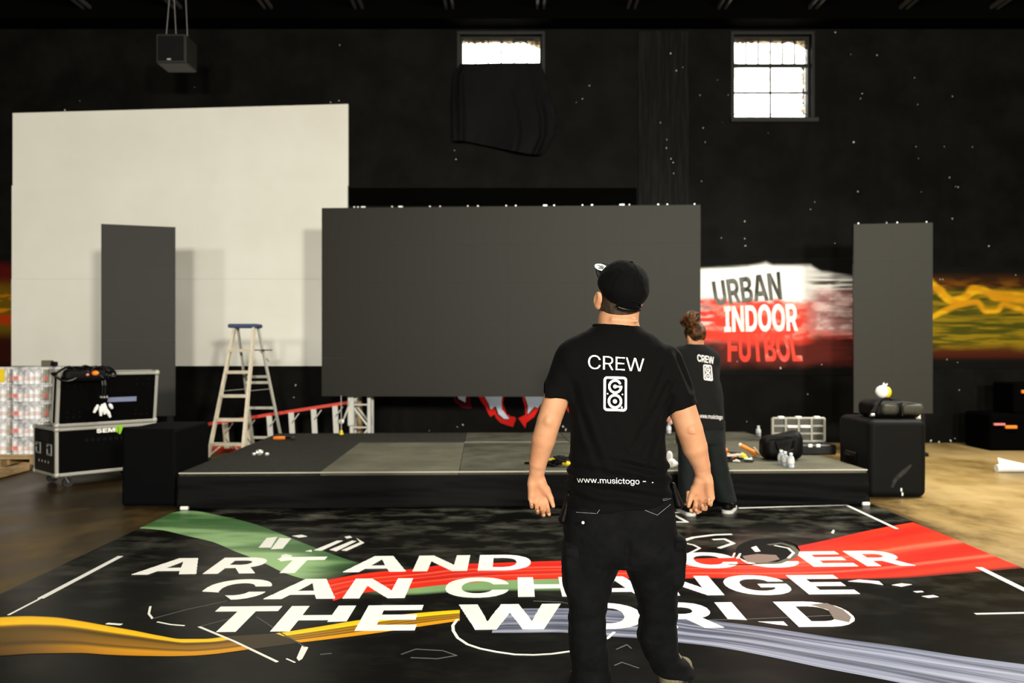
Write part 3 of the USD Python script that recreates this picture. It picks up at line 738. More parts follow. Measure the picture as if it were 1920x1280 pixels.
# the ring and arrowheads right of the man
_w = np.linspace(0, 2 * np.pi, 48)
flat([(x, y) for x, y in zip(1438 + 59 * np.cos(_w), 1033 + 24 * np.sin(_w))], .004, .0070, 'ghost_ink', 'printed_shape')
line([(1366, 1057.5), (1400, 1058), (1440, 1055), (1472, 1049), (1492, 1040), (1498, 1031), (1492, 1021), (1470, 1013)], .016, material='black_matt', z=.0078)
line([(1372, 1001), (1340, 1002), (1300, 1007), (1278, 1014), (1272, 1022), (1276, 1032), (1288, 1040)], .035)
line([(1276, 1016), (1300, 1021), (1312, 1027), (1292, 1037), (1304, 1040)], .018)
line([(1336, 1011), (1358, 1010), (1375, 1018), (1348, 1027)], .030)
line([(1440, 1021), (1465, 1018), (1485, 1024), (1494, 1033), (1490, 1043), (1462, 1054), (1420, 1056)], .035, material='carpet_light', z=.0082); line([(1452, 1022), (1478, 1027), (1488, 1036), (1478, 1046)], .02, z=.0086)
flat([(1392, 1042), (1420, 1038), (1455, 1040), (1462, 1048), (1430, 1056), (1400, 1053)], .004, .0074, 'vinyl_print', 'printed_shape', col=(122, 104, 96))
flat([(1520, 1133), (1550, 1130), (1580, 1142), (1596, 1156), (1592, 1166), (1564, 1160), (1552, 1142)], .004, .0076, 'vinyl_print', 'printed_shape', col=(118, 106, 100))
line([(1246, 968), (1264, 965), (1288, 978), (1250, 978)], .03); line([(1238, 962), (1312, 958)], .02)
# faint grey scrawls in the black
for pts in ([(752, 1226), (780, 1216), (830, 1219), (856, 1228), (820, 1234), (770, 1232)], [(690, 1138), (720, 1133), (760, 1134), (770, 1140), (730, 1143)], [(1152, 1247), (1166, 1241), (1198, 1252)], [(1155, 1217), (1175, 1208), (1184, 1215)], [(600, 1226), (622, 1224)]):
    line(pts, .008, material='joist_steel')
# ------------------------------------------------------------------ low stage
SYAW, SH = .035, .323
sc, ss = math.cos(SYAW), math.sin(SYAW)
S0 = np.array([-2.95, 7.50])
def S(a, b, z=0.0): return np.array([S0[0] + a * sc - b * ss, S0[1] + a * ss + b * sc, z])      # a along the front edge, b into the depth
stg = thing('stage', 'low black portable stage of grey carpeted decks with a draped front', 'stage', S(0, 0), SYAW)
LW, D1, D2 = 6.19, 2.44, 3.62
fm = [('carpet_dark', 'dark carpet deck'), ('carpet_light', 'worn light grey carpet deck'), ('carpet_mid', None), ('carpet_mid', None), ('carpet_light', None)]
for k in range(5):
    a0, a1 = LW / 5 * k + .002, LW / 5 * (k + 1) - .002
    obj('deck', bx(a0, a1, .012, D1 - .002, SH - .09, SH, .004), fm[k][0], stg, local=True, label=fm[k][1])
    obj('deck', bx(a0, a1, D1 + .002, D2, SH - .09, SH - .001, .004), 'carpet_mid' if k > 1 else 'carpet_dark', stg, local=True)
obj('edge_strip', bx(0, LW, -.004, .012, SH - .010, SH + .001, .003), 'edge_tape', stg, local=True, label='pale edge strip along the front')
obj('edge_strip', bx(LW * .4, LW * .6, D1 - .012, D1 + .012, SH - .01, SH + .0015), 'edge_tape', stg, local=True)
# skirt: sagging black cloth along the front and both ends
n, m_ = 260, 26
u, v = np.meshgrid(np.linspace(0, 1, n), np.linspace(0, 1, m_), indexing='ij')
f = .010 * np.sin(9 * u + 5 * v * 2 + 2 * np.sin(3 * u)) * v + .018 * (meshkit.fbm(np.stack([u * 9, v * 4 - u * 3, u * 0], -1), 3, 61) - .5) + .016 * np.sin(v * 13 - u * 16) * sm(.55, .9, u) * v
g = np.stack([LW * u, -.012 - .02 * v - f, (SH - .028) * (1 - v) + .012 * v], -1)
obj('skirt', plate(g, (0, -.004, 0)), 'drape', stg, smooth=True, local=True)
for a, s in ((0, -1), (LW, 1)):
    u2, v2 = np.meshgrid(np.linspace(0, 1, 90), np.linspace(0, 1, 14), indexing='ij')
    f2 = .02 * (meshkit.fbm(np.stack([u2 * 8, v2 * 3, u2 * 0 + a], -1), 3, 62) - .5)
    obj('skirt', plate(np.stack([a + s * (.006 + .014 * v2 + f2), D2 * u2 * .995, (SH - .012) * (1 - v2) + .012 * v2], -1), (s * .004, 0, 0)), 'drape', stg, smooth=True, local=True)
for a in (.06, 1.3, 2.5, 3.7, 4.9, LW - .06):
    for b in (.10, 2.3, 3.5): obj('leg', cat_([lathe([(0, 0), (.022, 0), (.022, SH - .09), (0, SH - .09)], (a, b, 0), 10)]), 'steel', stg, local=True)
for a in (.03, LW - .07): obj('foot_pad', bx(a, a + .07, -.055, -.012, .004, .035, .006), 'plastic_white', stg, local=True, label='white foot pad under the front corner')

# ------------------------------------------------------------------ screens of square black panels
def screen(name, label, A, B, zb, nx, nz, ph, clips, rnd=0):
    A, B = np.array(A, float), np.array(B, float)
    yaw = math.atan2(B[1] - A[1], B[0] - A[0]); W = np.hypot(*(B - A))
    t = thing(name, label, 'LED screen', (*((A + B) / 2), zb - (zb - 0)), yaw)
    t_w, H = W / nx, ph
    for i in range(nx):
        for k in range(nz):
            x0, z0 = -W / 2 + i * t_w, zb + k * H
            e = .0003
            obj('panel', bx(x0 + e, x0 + t_w - e, -.02, .0, z0 + e, z0 + H - e), 'led_face', t, local=True)
    obj('cabinet_back', cat_([bx(-W / 2 + .004 + i * t_w, -W / 2 - .004 + (i + 1) * t_w, .0005, .075, zb + .004 + k * H, zb - .004 + (k + 1) * H, .01) for i in range(nx) for k in range(nz)]), 'led_cabinet', t, local=True)
    for px, w in clips:
        x = (px - CX) / F; s = (B - A) / W                      # where the sight line of that column meets the panel plane
        q = (A[0] - x * A[1]) / (x * s[1] - s[0]) - W / 2
        obj('top_clip', bx(q - w / 2, q + w / 2, -.012, .03, zb + nz * H, zb + nz * H + .022, .005), 'clip_metal', t, local=True)
    return t, W


led, LWD = screen('led_screen', 'wide dark LED screen above the back of the stage, biggest of the three screens', (-2.546, 11.37), (2.469, 11.12), .797, 10, 5, .5035,
    [(664, .02), (671, .02), (681, .06), (735, .02), (751, .06), (806, .02), (825, .015), (877, .018), (896, .025), (949, .022), (967, .022), (1022, .06), (1039, .022), (1092, .02), (1110, .03), (1166, .07), (1180, .018), (1234, .025), (1251, .02), (1302, .02)])
for x in (-1.70, 2.04):
    obj('rear_brace', cat_([bar((x, .10, .82 if x < 0 else SH + .003), (x, .10, 3.2), .05, .04)] + ([] if x < 0 else [bx(x - .10, x + .10, .06, .14, SH + .002, SH + .012)])), 'led_cabinet', led, local=True)
c1, _ = screen('led_column', 'narrow dark LED column standing left, in front of the white board', (-.4843 * 10.95, 10.95), (-.3968 * 11.24, 11.24), .545, 2, 5, .499, [])
c2, _ = screen('led_column', 'narrow dark LED column standing right, behind the backpack', (.4025 * 11.38, 11.38), (.4956 * 11.24, 11.24), .575, 2, 5, .505, [(1609, .02), (1662, .012), (1682, .02), (1737, .018)])
for c_ in (c1, c2):
    obj('stand', cat_([bx(-.46, .46, .0, .5, .0, .05, .01), bx(-.42, -.34, .03, .09, .05, .6), bx(.34, .42, .03, .09, .05, .6), bx(-.4, .4, .04, .08, .3, .36)]), 'led_cabinet', c_, local=True)

# ------------------------------------------------------------------ cloth covered subwoofers
def sub(label, x0, x1, y0, y1, z1, r, m_, lean=0):
    t = thing('covered_subwoofer', label, 'speaker', ((x0 + x1) / 2, (y0 + y1) / 2, 0), lean)
    b = rbox(x0, x1, y0, y1, -.0, z1, r, 20)
    b = b.subdivide().subdivide() if len(b.faces) < 3000 else b
    v = b.vertices.copy()
    v[:, :2] += .010 * (meshkit.fbm(v * 3.3, 3, 71)[:, None] - .5) * np.sign(v[:, :2] - [(x0 + x1) / 2, (y0 + y1) / 2]) 
    v[:, 2] = np.maximum(v[:, 2], 0)
    obj('cloth_cover', trimesh.Trimesh(v, b.faces, process=False), m_, t, smooth=40)
    return t


sl = sub('tall black cloth covered subwoofer at the left end of the stage', -3.53, -3.04, 7.66, 8.52, .695, .03, 'cloth_cover')
sr = sub('big black cloth covered subwoofer with a chalk scuff at the right end of the stage', 3.40, 3.96, 8.08, 8.84, .745, .065, 'cloth_cover_right')
obj('scuff_mark', tube([P(1672, 914, 8.076), P(1676, 903, 8.076), P(1684, 893, 8.075), P(1695, 884, 8.075), P(1708, 871, 8.076)], [.012, .02, .022, .024, .012], 8), 'scuff', sr)
for q in ((1690, 918), (1692, 926)): obj('paint_spot', ball(P(*q, 8.075), (.01, .006, .02), 1), 'plastic_white', sr)
obj('carry_handle', cat_([tube([(3.385, 8.40, .36), (3.365, 8.42, .37), (3.365, 8.56, .37), (3.385, 8.58, .36)], .012), bx(3.38, 3.402, 8.36, 8.62, .24, .40, .01)]), 'black_gloss', sr)
obj('plug', rod((3.36, 8.36, .235), (3.372, 8.32, .17), .012), 'plastic_white', sr, label='white plug hanging at the side')

# ------------------------------------------------------------------ flight case with its lid standing open
CC = np.array([-4.61, 8.56]); cy = math.atan2(.73, .68)
case = thing('flight_case', 'black flight case on castors with metal edges, its lid standing open', 'flight case', (*CC, 0), cy)
CL, CD, Z0, Z1 = 1.03, .64, .125, .62                # local x along the front, y into the depth


def edged(x0, x1, y0, y1, z0, z1, w):
    out = []
    for ya in (y0, y1 - w):
        for za in (z0, z1 - w): out.append(bx(x0, x1, ya, ya + w, za, za + w, .006))
    for xa in (x0, x1 - w):
        for za in (z0, z1 - w): out.append(bx(xa, xa + w, y0, y1, za, za + w, .006))
        for ya in (y0, y1 - w): out.append(bx(xa, xa + w, ya, ya + w, z0, z1, .006))
    return cat_(out)


obj('case_body', bx(.006, CL - .006, .006, CD - .006, Z0 + .006, Z1 - .006), 'case_black', case, local=True)
obj('end_panel', bx(.002, .012, .03, CD - .03, Z0 + .03, Z1 - .03), 'case_end', case, local=True)
obj('edge_trim', edged(0, CL, 0, CD, Z0, Z1, .034), 'case_alu', case, local=True, label='brushed metal edge trim')
for x in (0, CL):
    for y in (0, CD):
        for z in (Z0, Z1): obj('corner_ball', ball((x + (.018 if x == 0 else -.018), y + (.018 if y == 0 else -.018), z + (.018 if z == Z0 else -.018)), .03), 'case_alu', case, local=True)
for y in (.12, .44):
    h = obj('recessed_handle', cat_([bx(-.004, .006, y - .015, y + .125, .33, .35, .003), bx(-.004, .006, y - .015, y + .125, .43, .45, .003), bx(-.004, .006, y - .015, y + .005, .35, .43, .003), bx(-.004, .006, y + .105, y + .125, .35, .43, .003)]), 'steel', case, local=True, label='metal handle dish')
    obj('handle_grip', rod((-.008, y + .005, .41), (-.008, y + .105, .41), .008), 'black_gloss', h, local=True)
for k in range(4): obj('rivet', ball((.0, .2 + .09 * k, .26), (.004, .012, .016), 1), 'steel', case, local=True)
for k, (wd, zz_) in enumerate(((.16, .555), (.3, .53), (.2, .505), (.2, .48))): obj('stencil_line', bx(.0005, .0022, .32 - wd / 2, .32 + wd / 2, zz_, zz_ + .013), 'speaker_grey', case, local=True)
for x, y in ((.13, .10), (.13, CD - .1), (CL - .13, .1), (CL - .13, CD - .1)):
    w = obj('castor', cat_([bx(x - .05, x + .05, y - .05, y + .05, Z0 - .012, Z0), bar((x - .02, y - .025, Z0), (x + .02, y - .025, .05), .03, .006), bar((x - .02, y + .025, Z0), (x + .02, y + .025, .05), .03, .006)]), 'steel', case, local=True)
    wh = trimesh.creation.cylinder(.05, .035, sections=20); wh.apply_transform(trimesh.transformations.rotation_matrix(np.pi / 2, [1, 0, 0])); wh.apply_translation((x + .02, y, .05))
    obj('wheel', wh, 'rubber', w, local=True)


def sign(text, weight, x, z, h, y, material, parent, name, sx=1.0, lean=0.0):
    gl, L = layout(text, weight, .02)
    g = shapely.union_all([g for _, g in gl])
    return obj(name, prism(g, lambda p, d: np.c_[x + p[:, 0] * h * sx, y(p) if callable(y) else np.full(len(p), y) - .0025 * d, z + p[:, 1] * h]), material, parent, local=True)


sign('SEM', 850, .40, .545, .042, -.001, 'plastic_white', case, 'lettering', 1.5)
obj('leaf_emblem', prism(shapely.union_all([shapely.Polygon([(0, .03), (.03, .065), (.035, .02), (.03, -.02), (.008, 0)]), shapely.Polygon([(.04, .02), (.045, .07), (.08, .07), (.082, .03), (.06, -.03), (.04, -.03)])]), lambda p, d: np.c_[.585 + p[:, 0], np.full(len(p), -.001) - .0025 * d, .55 + p[:, 1]]), 'leaf_green', case, local=True, label='green leaf emblem')
obj('faint_lettering', prism(shapely.union_all([shapely.box(.0 + .06 * k, 0, .04 + .06 * k, .035) for k in range(9)]), lambda p, d: np.c_[.28 + p[:, 0], np.full(len(p), -.0005) - .001 * d, .46 + p[:, 1]]), 'ghost_ink', case, local=True)
# lid: hinged on the front edge, leaning a little towards the room
LT, LHT, lean = .14, .565, math.radians(7)
R_ = trimesh.transformations.rotation_matrix(lean, [1, 0, 0], [0, 0, Z1])
def lidm(m): m.apply_transform(R_); return m
lid = obj('lid', lidm(bx(.006, CL - .006, .006, LT - .006, Z1 + .012, Z1 + LHT - .006)), 'case_black', case, local=True)
obj('edge_trim', lidm(edged(0, CL, 0, LT, Z1 + .006, Z1 + LHT, .034)), 'case_alu', lid, local=True, label='brushed metal edge trim')
for x in (.018, CL - .018):
    for z in (Z1 + .024, Z1 + LHT - .018): obj('corner_ball', lidm(ball((x, .018, z), .034)), 'case_alu', lid, local=True)
for x in (.14, CL - .2):
    for z in (Z1 + .10, Z1 + LHT - .14):
        for q in ((0, 0), (.06, 0), (.12, 0), (0, .05), (.12, .05)): obj('rivet', lidm(ball((x + q[0] - .03, .002, z + q[1]), (.011, .005, .011), 1)), 'ghost_ink', lid, local=True)
obj('label_strip', lidm(bx(.50, .80, -.002, .005, Z1 + .245, Z1 + .295, .001)), 'blue_label', lid, local=True, label='pale blue lettered strip')

# ------------------------------------------------------------------ step ladder
lad = thing('step_ladder', 'cream aluminium step ladder with a blue top standing behind the left end of the stage', 'ladder', (-3.6, 11.1, 0))
FL, FR, RL, RR = np.array([-3.875, 10.80, 0]), np.array([-3.43, 10.78, 0]), np.array([-3.56, 11.72, 0]), np.array([-3.14, 11.68, 0])
TL, TR, BL, BR = P(440, 615, 11.12), P(476.5, 614, 11.08), P(446, 615, 11.30), P(484, 614, 11.26)
for a, b in ((FL, TL), (FR, TR)):
    r = obj('front_rail', cat_([bar(a + [0, 0, .02], b, .07, .012, (1, 0, 0)), bar(a + [0, .03, .02], b + [0, .03, 0], .012, .032, (1, 0, 0)), bar(a + [0, -.03, .02], b + [0, -.03, 0], .012, .032, (1, 0, 0))]), 'ladder_cream', lad)
    obj('foot', bx(a[0] - .025, a[0] + .025, a[1] - .045, a[1] + .045, 0, .05, .008), 'rubber', r)
for a, b in ((RL, BL), (RR, BR)):
    r = obj('rear_rail', bar(a + [0, 0, .02], b, .022, .035), 'alu', lad)
    obj('foot', bx(a[0] - .02, a[0] + .02, a[1] - .03, a[1] + .03, 0, .04, .006), 'rubber', r)
for y in (828, 783.5, 740, 696, 655.5):
    z = EYE - (y - HY) * 11.0 / F
    t = z / TL[2]
    a, b = FL + (TL - FL) * t, FR + (TR - FR) * t
    obj('tread', cat_([bar(a, b, .085, .014), bar(a + [0, -.04, -.015], b + [0, -.04, -.015], .008, .034)]), 'ladder_cream', lad)
for y in (822, 765, 717, 706):
    z = EYE - (y - HY) * 11.5 / F
    t = z / BL[2]
    obj('rear_bar', bar(RL + (BL - RL) * t, RR + (BR - RR) * t, .012, .035), 'alu', lad)
obj('top_cap', bx(-.195, .185, -.13, .14, -.03, .022, .012).apply_translation((P(460.5, 610.5, 11.18))), 'ladder_blue', lad, label='dark blue top cap')
tq = (EYE - (655 - HY) * 11.3 / F)
obj('bucket_shelf', cat_([bx(-3.42, -3.28, 11.25, 11.62, tq - .015, tq, .004), bar((-3.40, 11.45, tq - .02), (-3.27, 11.4, tq - .16), .012, .006)]), 'speaker_grey', lad)
for s, (a, b, c_, d) in enumerate(((FL, TL, RL, BL), (FR, TR, RR, BR))): obj('spreader', bar(a + (b - a) * .52, c_ + (d - c_) * .52, .02, .005), 'alu', lad)
for a, b in ((FL, FR), (FR, FL)):
    k = FL if a is FL else FR
    obj('knee_brace', bar(a + (TL - FL if a is FL else TR - FR) * .04 + [0, .02, 0], a + (TL - FL if a is FL else TR - FR) * .125 + (b - a) * .33 + [0, .02, 0], .012, .02), 'alu', lad)

# red fibreglass ladder lying on its side behind the stage
red = thing('red_ladder', 'red fibreglass step ladder lying on its side behind the stage', 'ladder', (-3.4, 11.9, 0))
yr = lambda px: 11.75 + (px - 385) / 265 * .2
zt = lambda px: P(px, 795 - (px - 385) / 265 * 40, yr(px))[2]
A = [P(385, 795, yr(385)), P(652, 754, yr(652))]
obj('upper_rail', cat_([bar(A[0] + [0, 0, -.004], A[1] + [0, 0, -.004], .024, .042), bar(A[0] + [0, -.02, .012], A[1] + [0, -.02, .012], .03, .012)]), 'fibre_red', red)
obj('lower_rail', bar(A[0] * [1, 1, 0] + [0, 0, .04], A[1] * [1, 1, 0] + [0, 0, .04], .03, .075), 'fibre_red', red)
for px in (424, 465, 507, 548, 590, 630):
    q = P(px, 700, yr(px)); z = zt(px)
    obj('rung', cat_([bar((q[0] + .02, q[1] - .02, .05), (q[0] - .01, q[1] - .02, z - .02), .075, .02, (0, 1, 0)), bar((q[0], q[1] - .02, z - .17), (q[0] + .1, q[1] - .02, z - .03), .012, .02, (0, 1, 0)), bar((q[0], q[1] - .02, .19), (q[0] + .1, q[1] - .02, .05), .012, .02, (0, 1, 0))]), 'ladder_cream' if px < 500 else 'truss_white', red)
obj('end_rod', rod(A[0] * [1, 1, 0] + [0, 0, .05], A[0], .008), 'alu', red)

# white box truss upright behind the left end of the big screen
tr = thing('truss_tower', 'white box truss upright carrying the left end of the big screen', 'truss', (-2.08, 11.7, 0))
tx = [P(659, 0, 11.56)[0], P(692, 0, 11.56)[0]]; ty = [11.56, 11.80]
for x in tx:
    for y in ty: obj('chord', rod((x, y, .02), (x, y, 3.2), .027, 14), 'truss_white', tr)
for j in range(10):
    z0, z1 = .05 + .31 * j, .36 + .31 * j
    b = []
    for y in ty: b.append(rod((tx[j % 2], y, z0), (tx[1 - j % 2], y, z1), .014))
    for x in tx: b.append(rod((x, ty[j % 2], z0), (x, ty[1 - j % 2], z1), .014))
    b.append(rod((tx[0], ty[0], z1), (tx[1], ty[0], z1), .012))
    obj('lattice_brace', cat_(b), 'truss_white', tr)
obj('base_plate', bx(tx[0] - .2, tx[1] + .2, ty[0] - .08, ty[1] + .06, 0, .02, .004), 'steel', tr)
obj('clamp', cat_([bx(tx[0] - .045, tx[0] + .045, 11.50, 11.62, .38, .80, .015), rod((tx[0] - .1, 11.50, .46), (tx[0] + .03, 11.50, .80), .012)]), 'truss_white', tr)
tm = thing('timber_post', 'rough grey timber post standing behind the truss upright', 'post', (P(673, 0, 12.0)[0], 12.0, 0))
obj('post', tube([P(675, 826, 12) * [1, 1, 0], P(674, 790, 12), P(672, 760, 12), P(671, 735, 12)], [.05, .05, .06, .05], 10), 'timber', tm)

# black box hung from the roof joists, upper left
q0 = P(292, 118, 11.4); q1 = P(349, 63, 11.4)
hs = thing('hanging_speaker', 'dark square box speaker hung on chains from the roof at upper left', 'speaker', ((q0[0] + q1[0]) / 2, 11.6, q0[2]))
obj('cabinet', bx(q0[0], q1[0], 11.4, 11.80, q0[2], q1[2], .015), 'speaker_grey', hs)
obj('grille', bx(q0[0] + .03, q1[0] - .03, 11.388, 11.40, q0[2] + .03, q1[2] - .03, .004), 'led_cabinet', hs)
obj('badge', bx(q0[0] + .16, q0[0] + .21, 11.380, 11.388, q0[2] + .035, q0[2] + .055), 'clip_metal', hs)
mid = (q0[0] + q1[0]) / 2
for a, b in ((q0[0] + .1, mid - .06), (mid + .03, mid - .03), (q1[0] - .02, mid + .13)):
    obj('chain', rod((a, 11.5, q1[2]), (b, 11.55, 6.46), .006, 6), 'steel', hs)
# ------------------------------------------------------------------ pallet of shrink wrapped water packs
pal = thing('pallet', 'wooden pallet under the shrink wrapped water packs', 'pallet', (-6.15, 10.6, 0))
for k in range(6): obj('top_board', bx(-6.62 , -5.62, 10.05 + .19 * k, 10.05 + .19 * k + .13, .118, .14, .003), 'timber', pal)
for x in (-6.6, -6.16, -5.72): obj('stringer', bx(x, x + .09, 10.05, 11.13, .024, .117, .003), 'timber', pal)
for k in range(3): obj('bottom_board', bx(-6.62, -5.62, 10.05 + .47 * k, 10.05 + .47 * k + .13, .0, .023, .003), 'timber', pal)
pk = thing('loose_plank', 'loose timber board lying on the floor in front of the pallet', 'board', G(30, 884))
a, b = G(-60, 912), G(48, 883)
obj('plank', bar(a + [0, 0, .05], b + [0, 0, .05], .10, .08, c=.006), 'timber', pk)
PW, PD, PH = .40, .27, .213


def make_pack():
    t = thing('water_pack', '', 'water bottles', (0, 0, 0), 0, 'shrink wrapped packs of water bottles on the pallet')
    r = .034
    c = [(-PW / 2 + r + (PW - 2 * r) * i / 5, -PD / 2 + r + (PD - 2 * r) * j / 3) for i in range(6) for j in range(4)]
    sc_ = shapely.union_all([shapely.Point(p).buffer(r, 6) for p in c]).union(shapely.box(-PW / 2 + .012, -PD / 2 + .012, PW / 2 - .012, PD / 2 - .012))
    lo = trimesh.creation.extrude_polygon(sc_, .15, engine='earcut')
    top = trimesh.convex.convex_hull(np.array([(x, y, z) for x in (-PW / 2 + .01, PW / 2 - .01) for y in (-PD / 2 + .01, PD / 2 - .01) for z in (.15,)] + [(x * .93, y * .9, PH - .004) for x in (-PW / 2, PW / 2) for y in (-PD / 2, PD / 2)]))
    obj('shrink_film', cat_([lo, top]), 'pack_film', t, local=True)
    band = trimesh.creation.extrude_polygon(sc_.buffer(.0015), .05, engine='earcut'); band.apply_translation((0, 0, .045))
    obj('label_band', band, 'pack_label', t, local=True)
    sd = trimesh.creation.extrude_polygon(sc_.buffer(.003).intersection(shapely.box(PW / 2 - .035, -1, 1, 1)), .17, engine='earcut'); sd.apply_translation((0, 0, .012))
    obj('film_end', sd, 'pack_side', t, local=True)
    for i in (0,): obj('print_patch', bx(-.17 + .1 * i, -.17 + .1 * i + .06, -PD / 2 - .003, -PD / 2 + .02, .05, .10, .003), 'plastic_pink', t, local=True, label='red printed patch')
    obj('print_patch', bx(PW / 2 - .01, PW / 2 + .004, -.12, -.05, .04, .10, .003), 'plastic_pink', t, local=True, label='red printed patch')
    return t


names = ['bottom', 'second', 'third', 'fourth', 'top']
p0 = None
for lay in range(5):
    for i in range(2):
        for j in range(2):
            if i == 1 and j == 1: continue
            x = -5.715 - PW / 2 - i * (PW + .012) + .004 * ((lay * 7 + i * 3) % 3 - 1); y = 10.35 + PD / 2 + j * (PD + .010)
            where = ('front right corner' if i == 0 and j == 0 else 'front left' if i == 1 else 'behind the front right corner')
            lb = f'shrink wrapped water pack, {names[lay]} layer of the pallet stack, {where}'
            if p0 is None:
                p0 = make_pack(); stage.GetPrimAtPath(p0.GetPath()).GetAttribute('xformOp:translate').Set(Gf.Vec3d(x, y, .141)); p0.SetCustomDataByKey('label', lb)
            else:
                dup(p0, (x, y, .141 + lay * (PH + .0005)), label=lb)
ytag = thing('yellow_notice', 'yellow notice stuck on the front of the top water pack', 'notice', (-6.26, 10.33, 1.1))
obj('sheet', bx(-6.40, -6.19, 10.338, 10.342, 1.02, 1.185), 'yellow', ytag)
gb = thing('grey_gadget_box', 'small grey box with a black cap on top of the water packs', 'box', P(94, 690, 10.7))
q = P(94, 690, 10.62)
obj('box_body', bx(q[0] - .06, q[0] + .05, 10.52, 10.62, 1.208, 1.285, .008), 'carpet_light', gb); obj('box_cap', bx(q[0] + .05, q[0] + .11, 10.53, 10.61, 1.208, 1.27, .012), 'black_gloss', gb)

# black cables slung over the open lid
def C(x, y, z): return np.array([CC[0] + x * math.cos(cy) - y * math.sin(cy), CC[1] + x * math.sin(cy) + y * math.cos(cy), z])
cb = thing('cable_bundle', 'bundle of black cables with an orange plug slung over the open case lid', 'cables', C(.2, .0, 1.2))
r_ = np.random.default_rng(5)
for k in range(9):
    c0 = np.array([.06 + .40 * r_.random(), .02, 1.165 + .03 * r_.random()]); w = np.linspace(0, 2 * np.pi * 1.05, 26)
    rr = .05 + .06 * r_.random(); ph = r_.random() * 6
    pts = [C(c0[0] + rr * 1.3 * math.cos(a + ph), -.135 + .05 * math.cos(a * 2 + ph) + .10 * r_.random() * .2, c0[2] + rr * .52 * math.sin(a + ph) + .02 * math.sin(3 * a)) for a in w]
    obj('cable_coil', tube(pts, .011, 7), 'black_gloss', cb)
obj('cable_bag', rbox(-.21, .21, -.06, .06, -.075, .055, .05, 14).apply_transform(trimesh.transformations.rotation_matrix(cy, [0, 0, 1])).apply_translation(C(.24, -.125, 1.165)), 'black_nylon', cb)
obj('orange_plug', ball(C(.315, -.19, 1.175), (.036, .03, .026)), 'orange', cb); obj('red_plug', ball(C(.24, -.19, 1.16), (.016, .016, .014)), 'plastic_pink', cb)
for dx in (0, .028): obj('hanging_cable', tube([C(.40 + dx, -.13, 1.16), C(.41 + dx, -.135, 1.05), C(.415 + dx, -.11, .95), C(.42 + dx, -.10, .90)], .017, 8), 'black_gloss', cb)
obj('cable_tie', bx(-.035, .035, -.02, .02, -.012, .012, .004).apply_transform(trimesh.transformations.rotation_matrix(cy, [0, 0, 1])).apply_translation(C(.435, -.10, .925)), 'case_alu', cb)
for (a, za), (b_, zb) in (((.375, .845), (.335, .765)), ((.415, .85), (.445, .745)), ((.44, .86), (.455, .76)), ((.46, .80), (.50, .71)), ((.49, .85), (.52, .80)), ((.40, .83), (.405, .73))):
    obj('white_connector', tube([C(a, -.10, za), C((a + b_) / 2, -.105, (za + zb) / 2), C(b_, -.10, zb)], [.011, .019, .012], 8), 'plastic_white', cb, label='white plug end')
bl_ = thing('white_bulb', 'small round white bulb resting on the back edge of the flight case', 'bulb', C(.16, .52, Z1))
obj('bulb', ball(C(.22, .40, Z1 + .03), .03), 'plastic_white', bl_)

# cord with a white ball and a brass bob below the screen
cd = thing('plumb_cord', 'cord with a white ball and brass bob hanging below the big screen', 'cord', P(640, 812, 10.8))
b0 = P(640, 818, 10.75); b0[2] = SH + .03
t0 = P(639.5, 742, 11.30)
obj('cord', tube([t0, (t0 + b0) / 2, b0], .007, 6), 'case_alu', cd)
wb = t0 + (b0 - t0) * .62
obj('white_ball', ball(P(640, 790, 11.02), (.036, .036, .034)), 'plastic_white', cd); obj('brass_bob', cat_([ball(b0, (.028, .028, .018)), ball(b0 + [0, 0, .03], (.018, .018, .016))]), 'yellow', cd)

# ------------------------------------------------------------------ things left on the stage
def SG(px, py): return G(px, py, SH + .001)


def make_bottle():
    t = thing('water_bottle', '', 'bottle', (0, 0, 0), 0, 'small water bottles on the stage')
    obj('bottle_body', lathe([(0, 0), (.026, 0), (.030, .006), (.030, .034), (.027, .045), (.030, .058), (.030, .082), (.024, .098), (.013, .110), (.012, .118), (0, .118)], n=20), 'bottle_blue', t, local=True, smooth=40)
    obj('label', lathe([(.0305, .040), (.0312, .042), (.0312, .076), (.0305, .078)], n=20), 'plastic_white', t, local=True)
    obj('bottle_cap', lathe([(0, .134), (.015, .134), (.016, .13), (.016, .116), (0, .116)], n=16), 'plastic_white', t, local=True, label='white screw cap')
    return t


bt = None
for k, (px, py, lb) in enumerate(((1464.5, 870, 'water bottle, leftmost of the three in front of the black bag'), (1472, 873, 'water bottle, middle one of the three in front of the black bag'), (1483, 876, 'water bottle, rightmost of the three in front of the black bag'), (1422, 818, 'water bottle standing alone at the back of the stage right of the woman'), (1254, 812, 'water bottle with a pink top half hidden by the man\'s right arm'))):
    q = SG(px, py)
    if bt is None:
        bt = make_bottle(); bt.GetAttribute('xformOp:translate').Set(Gf.Vec3d(*map(float, q))); bt.SetCustomDataByKey('label', lb)
    else: dup(bt, q, label=lb)
q = SG(1254, 812)
pt = thing('pink_cloth', 'crumpled pink cloth hung on the bottle beside the man\'s right arm', 'cloth', q)
obj('cloth_lump', cat_([ball(q + [-.01, .0, .20], (.05, .035, .05)), ball(q + [.02, -.01, .16], (.035, .03, .05)), ball(q + [-.03, 0, .26], (.03, .03, .035))]), 'skin_pink', pt)

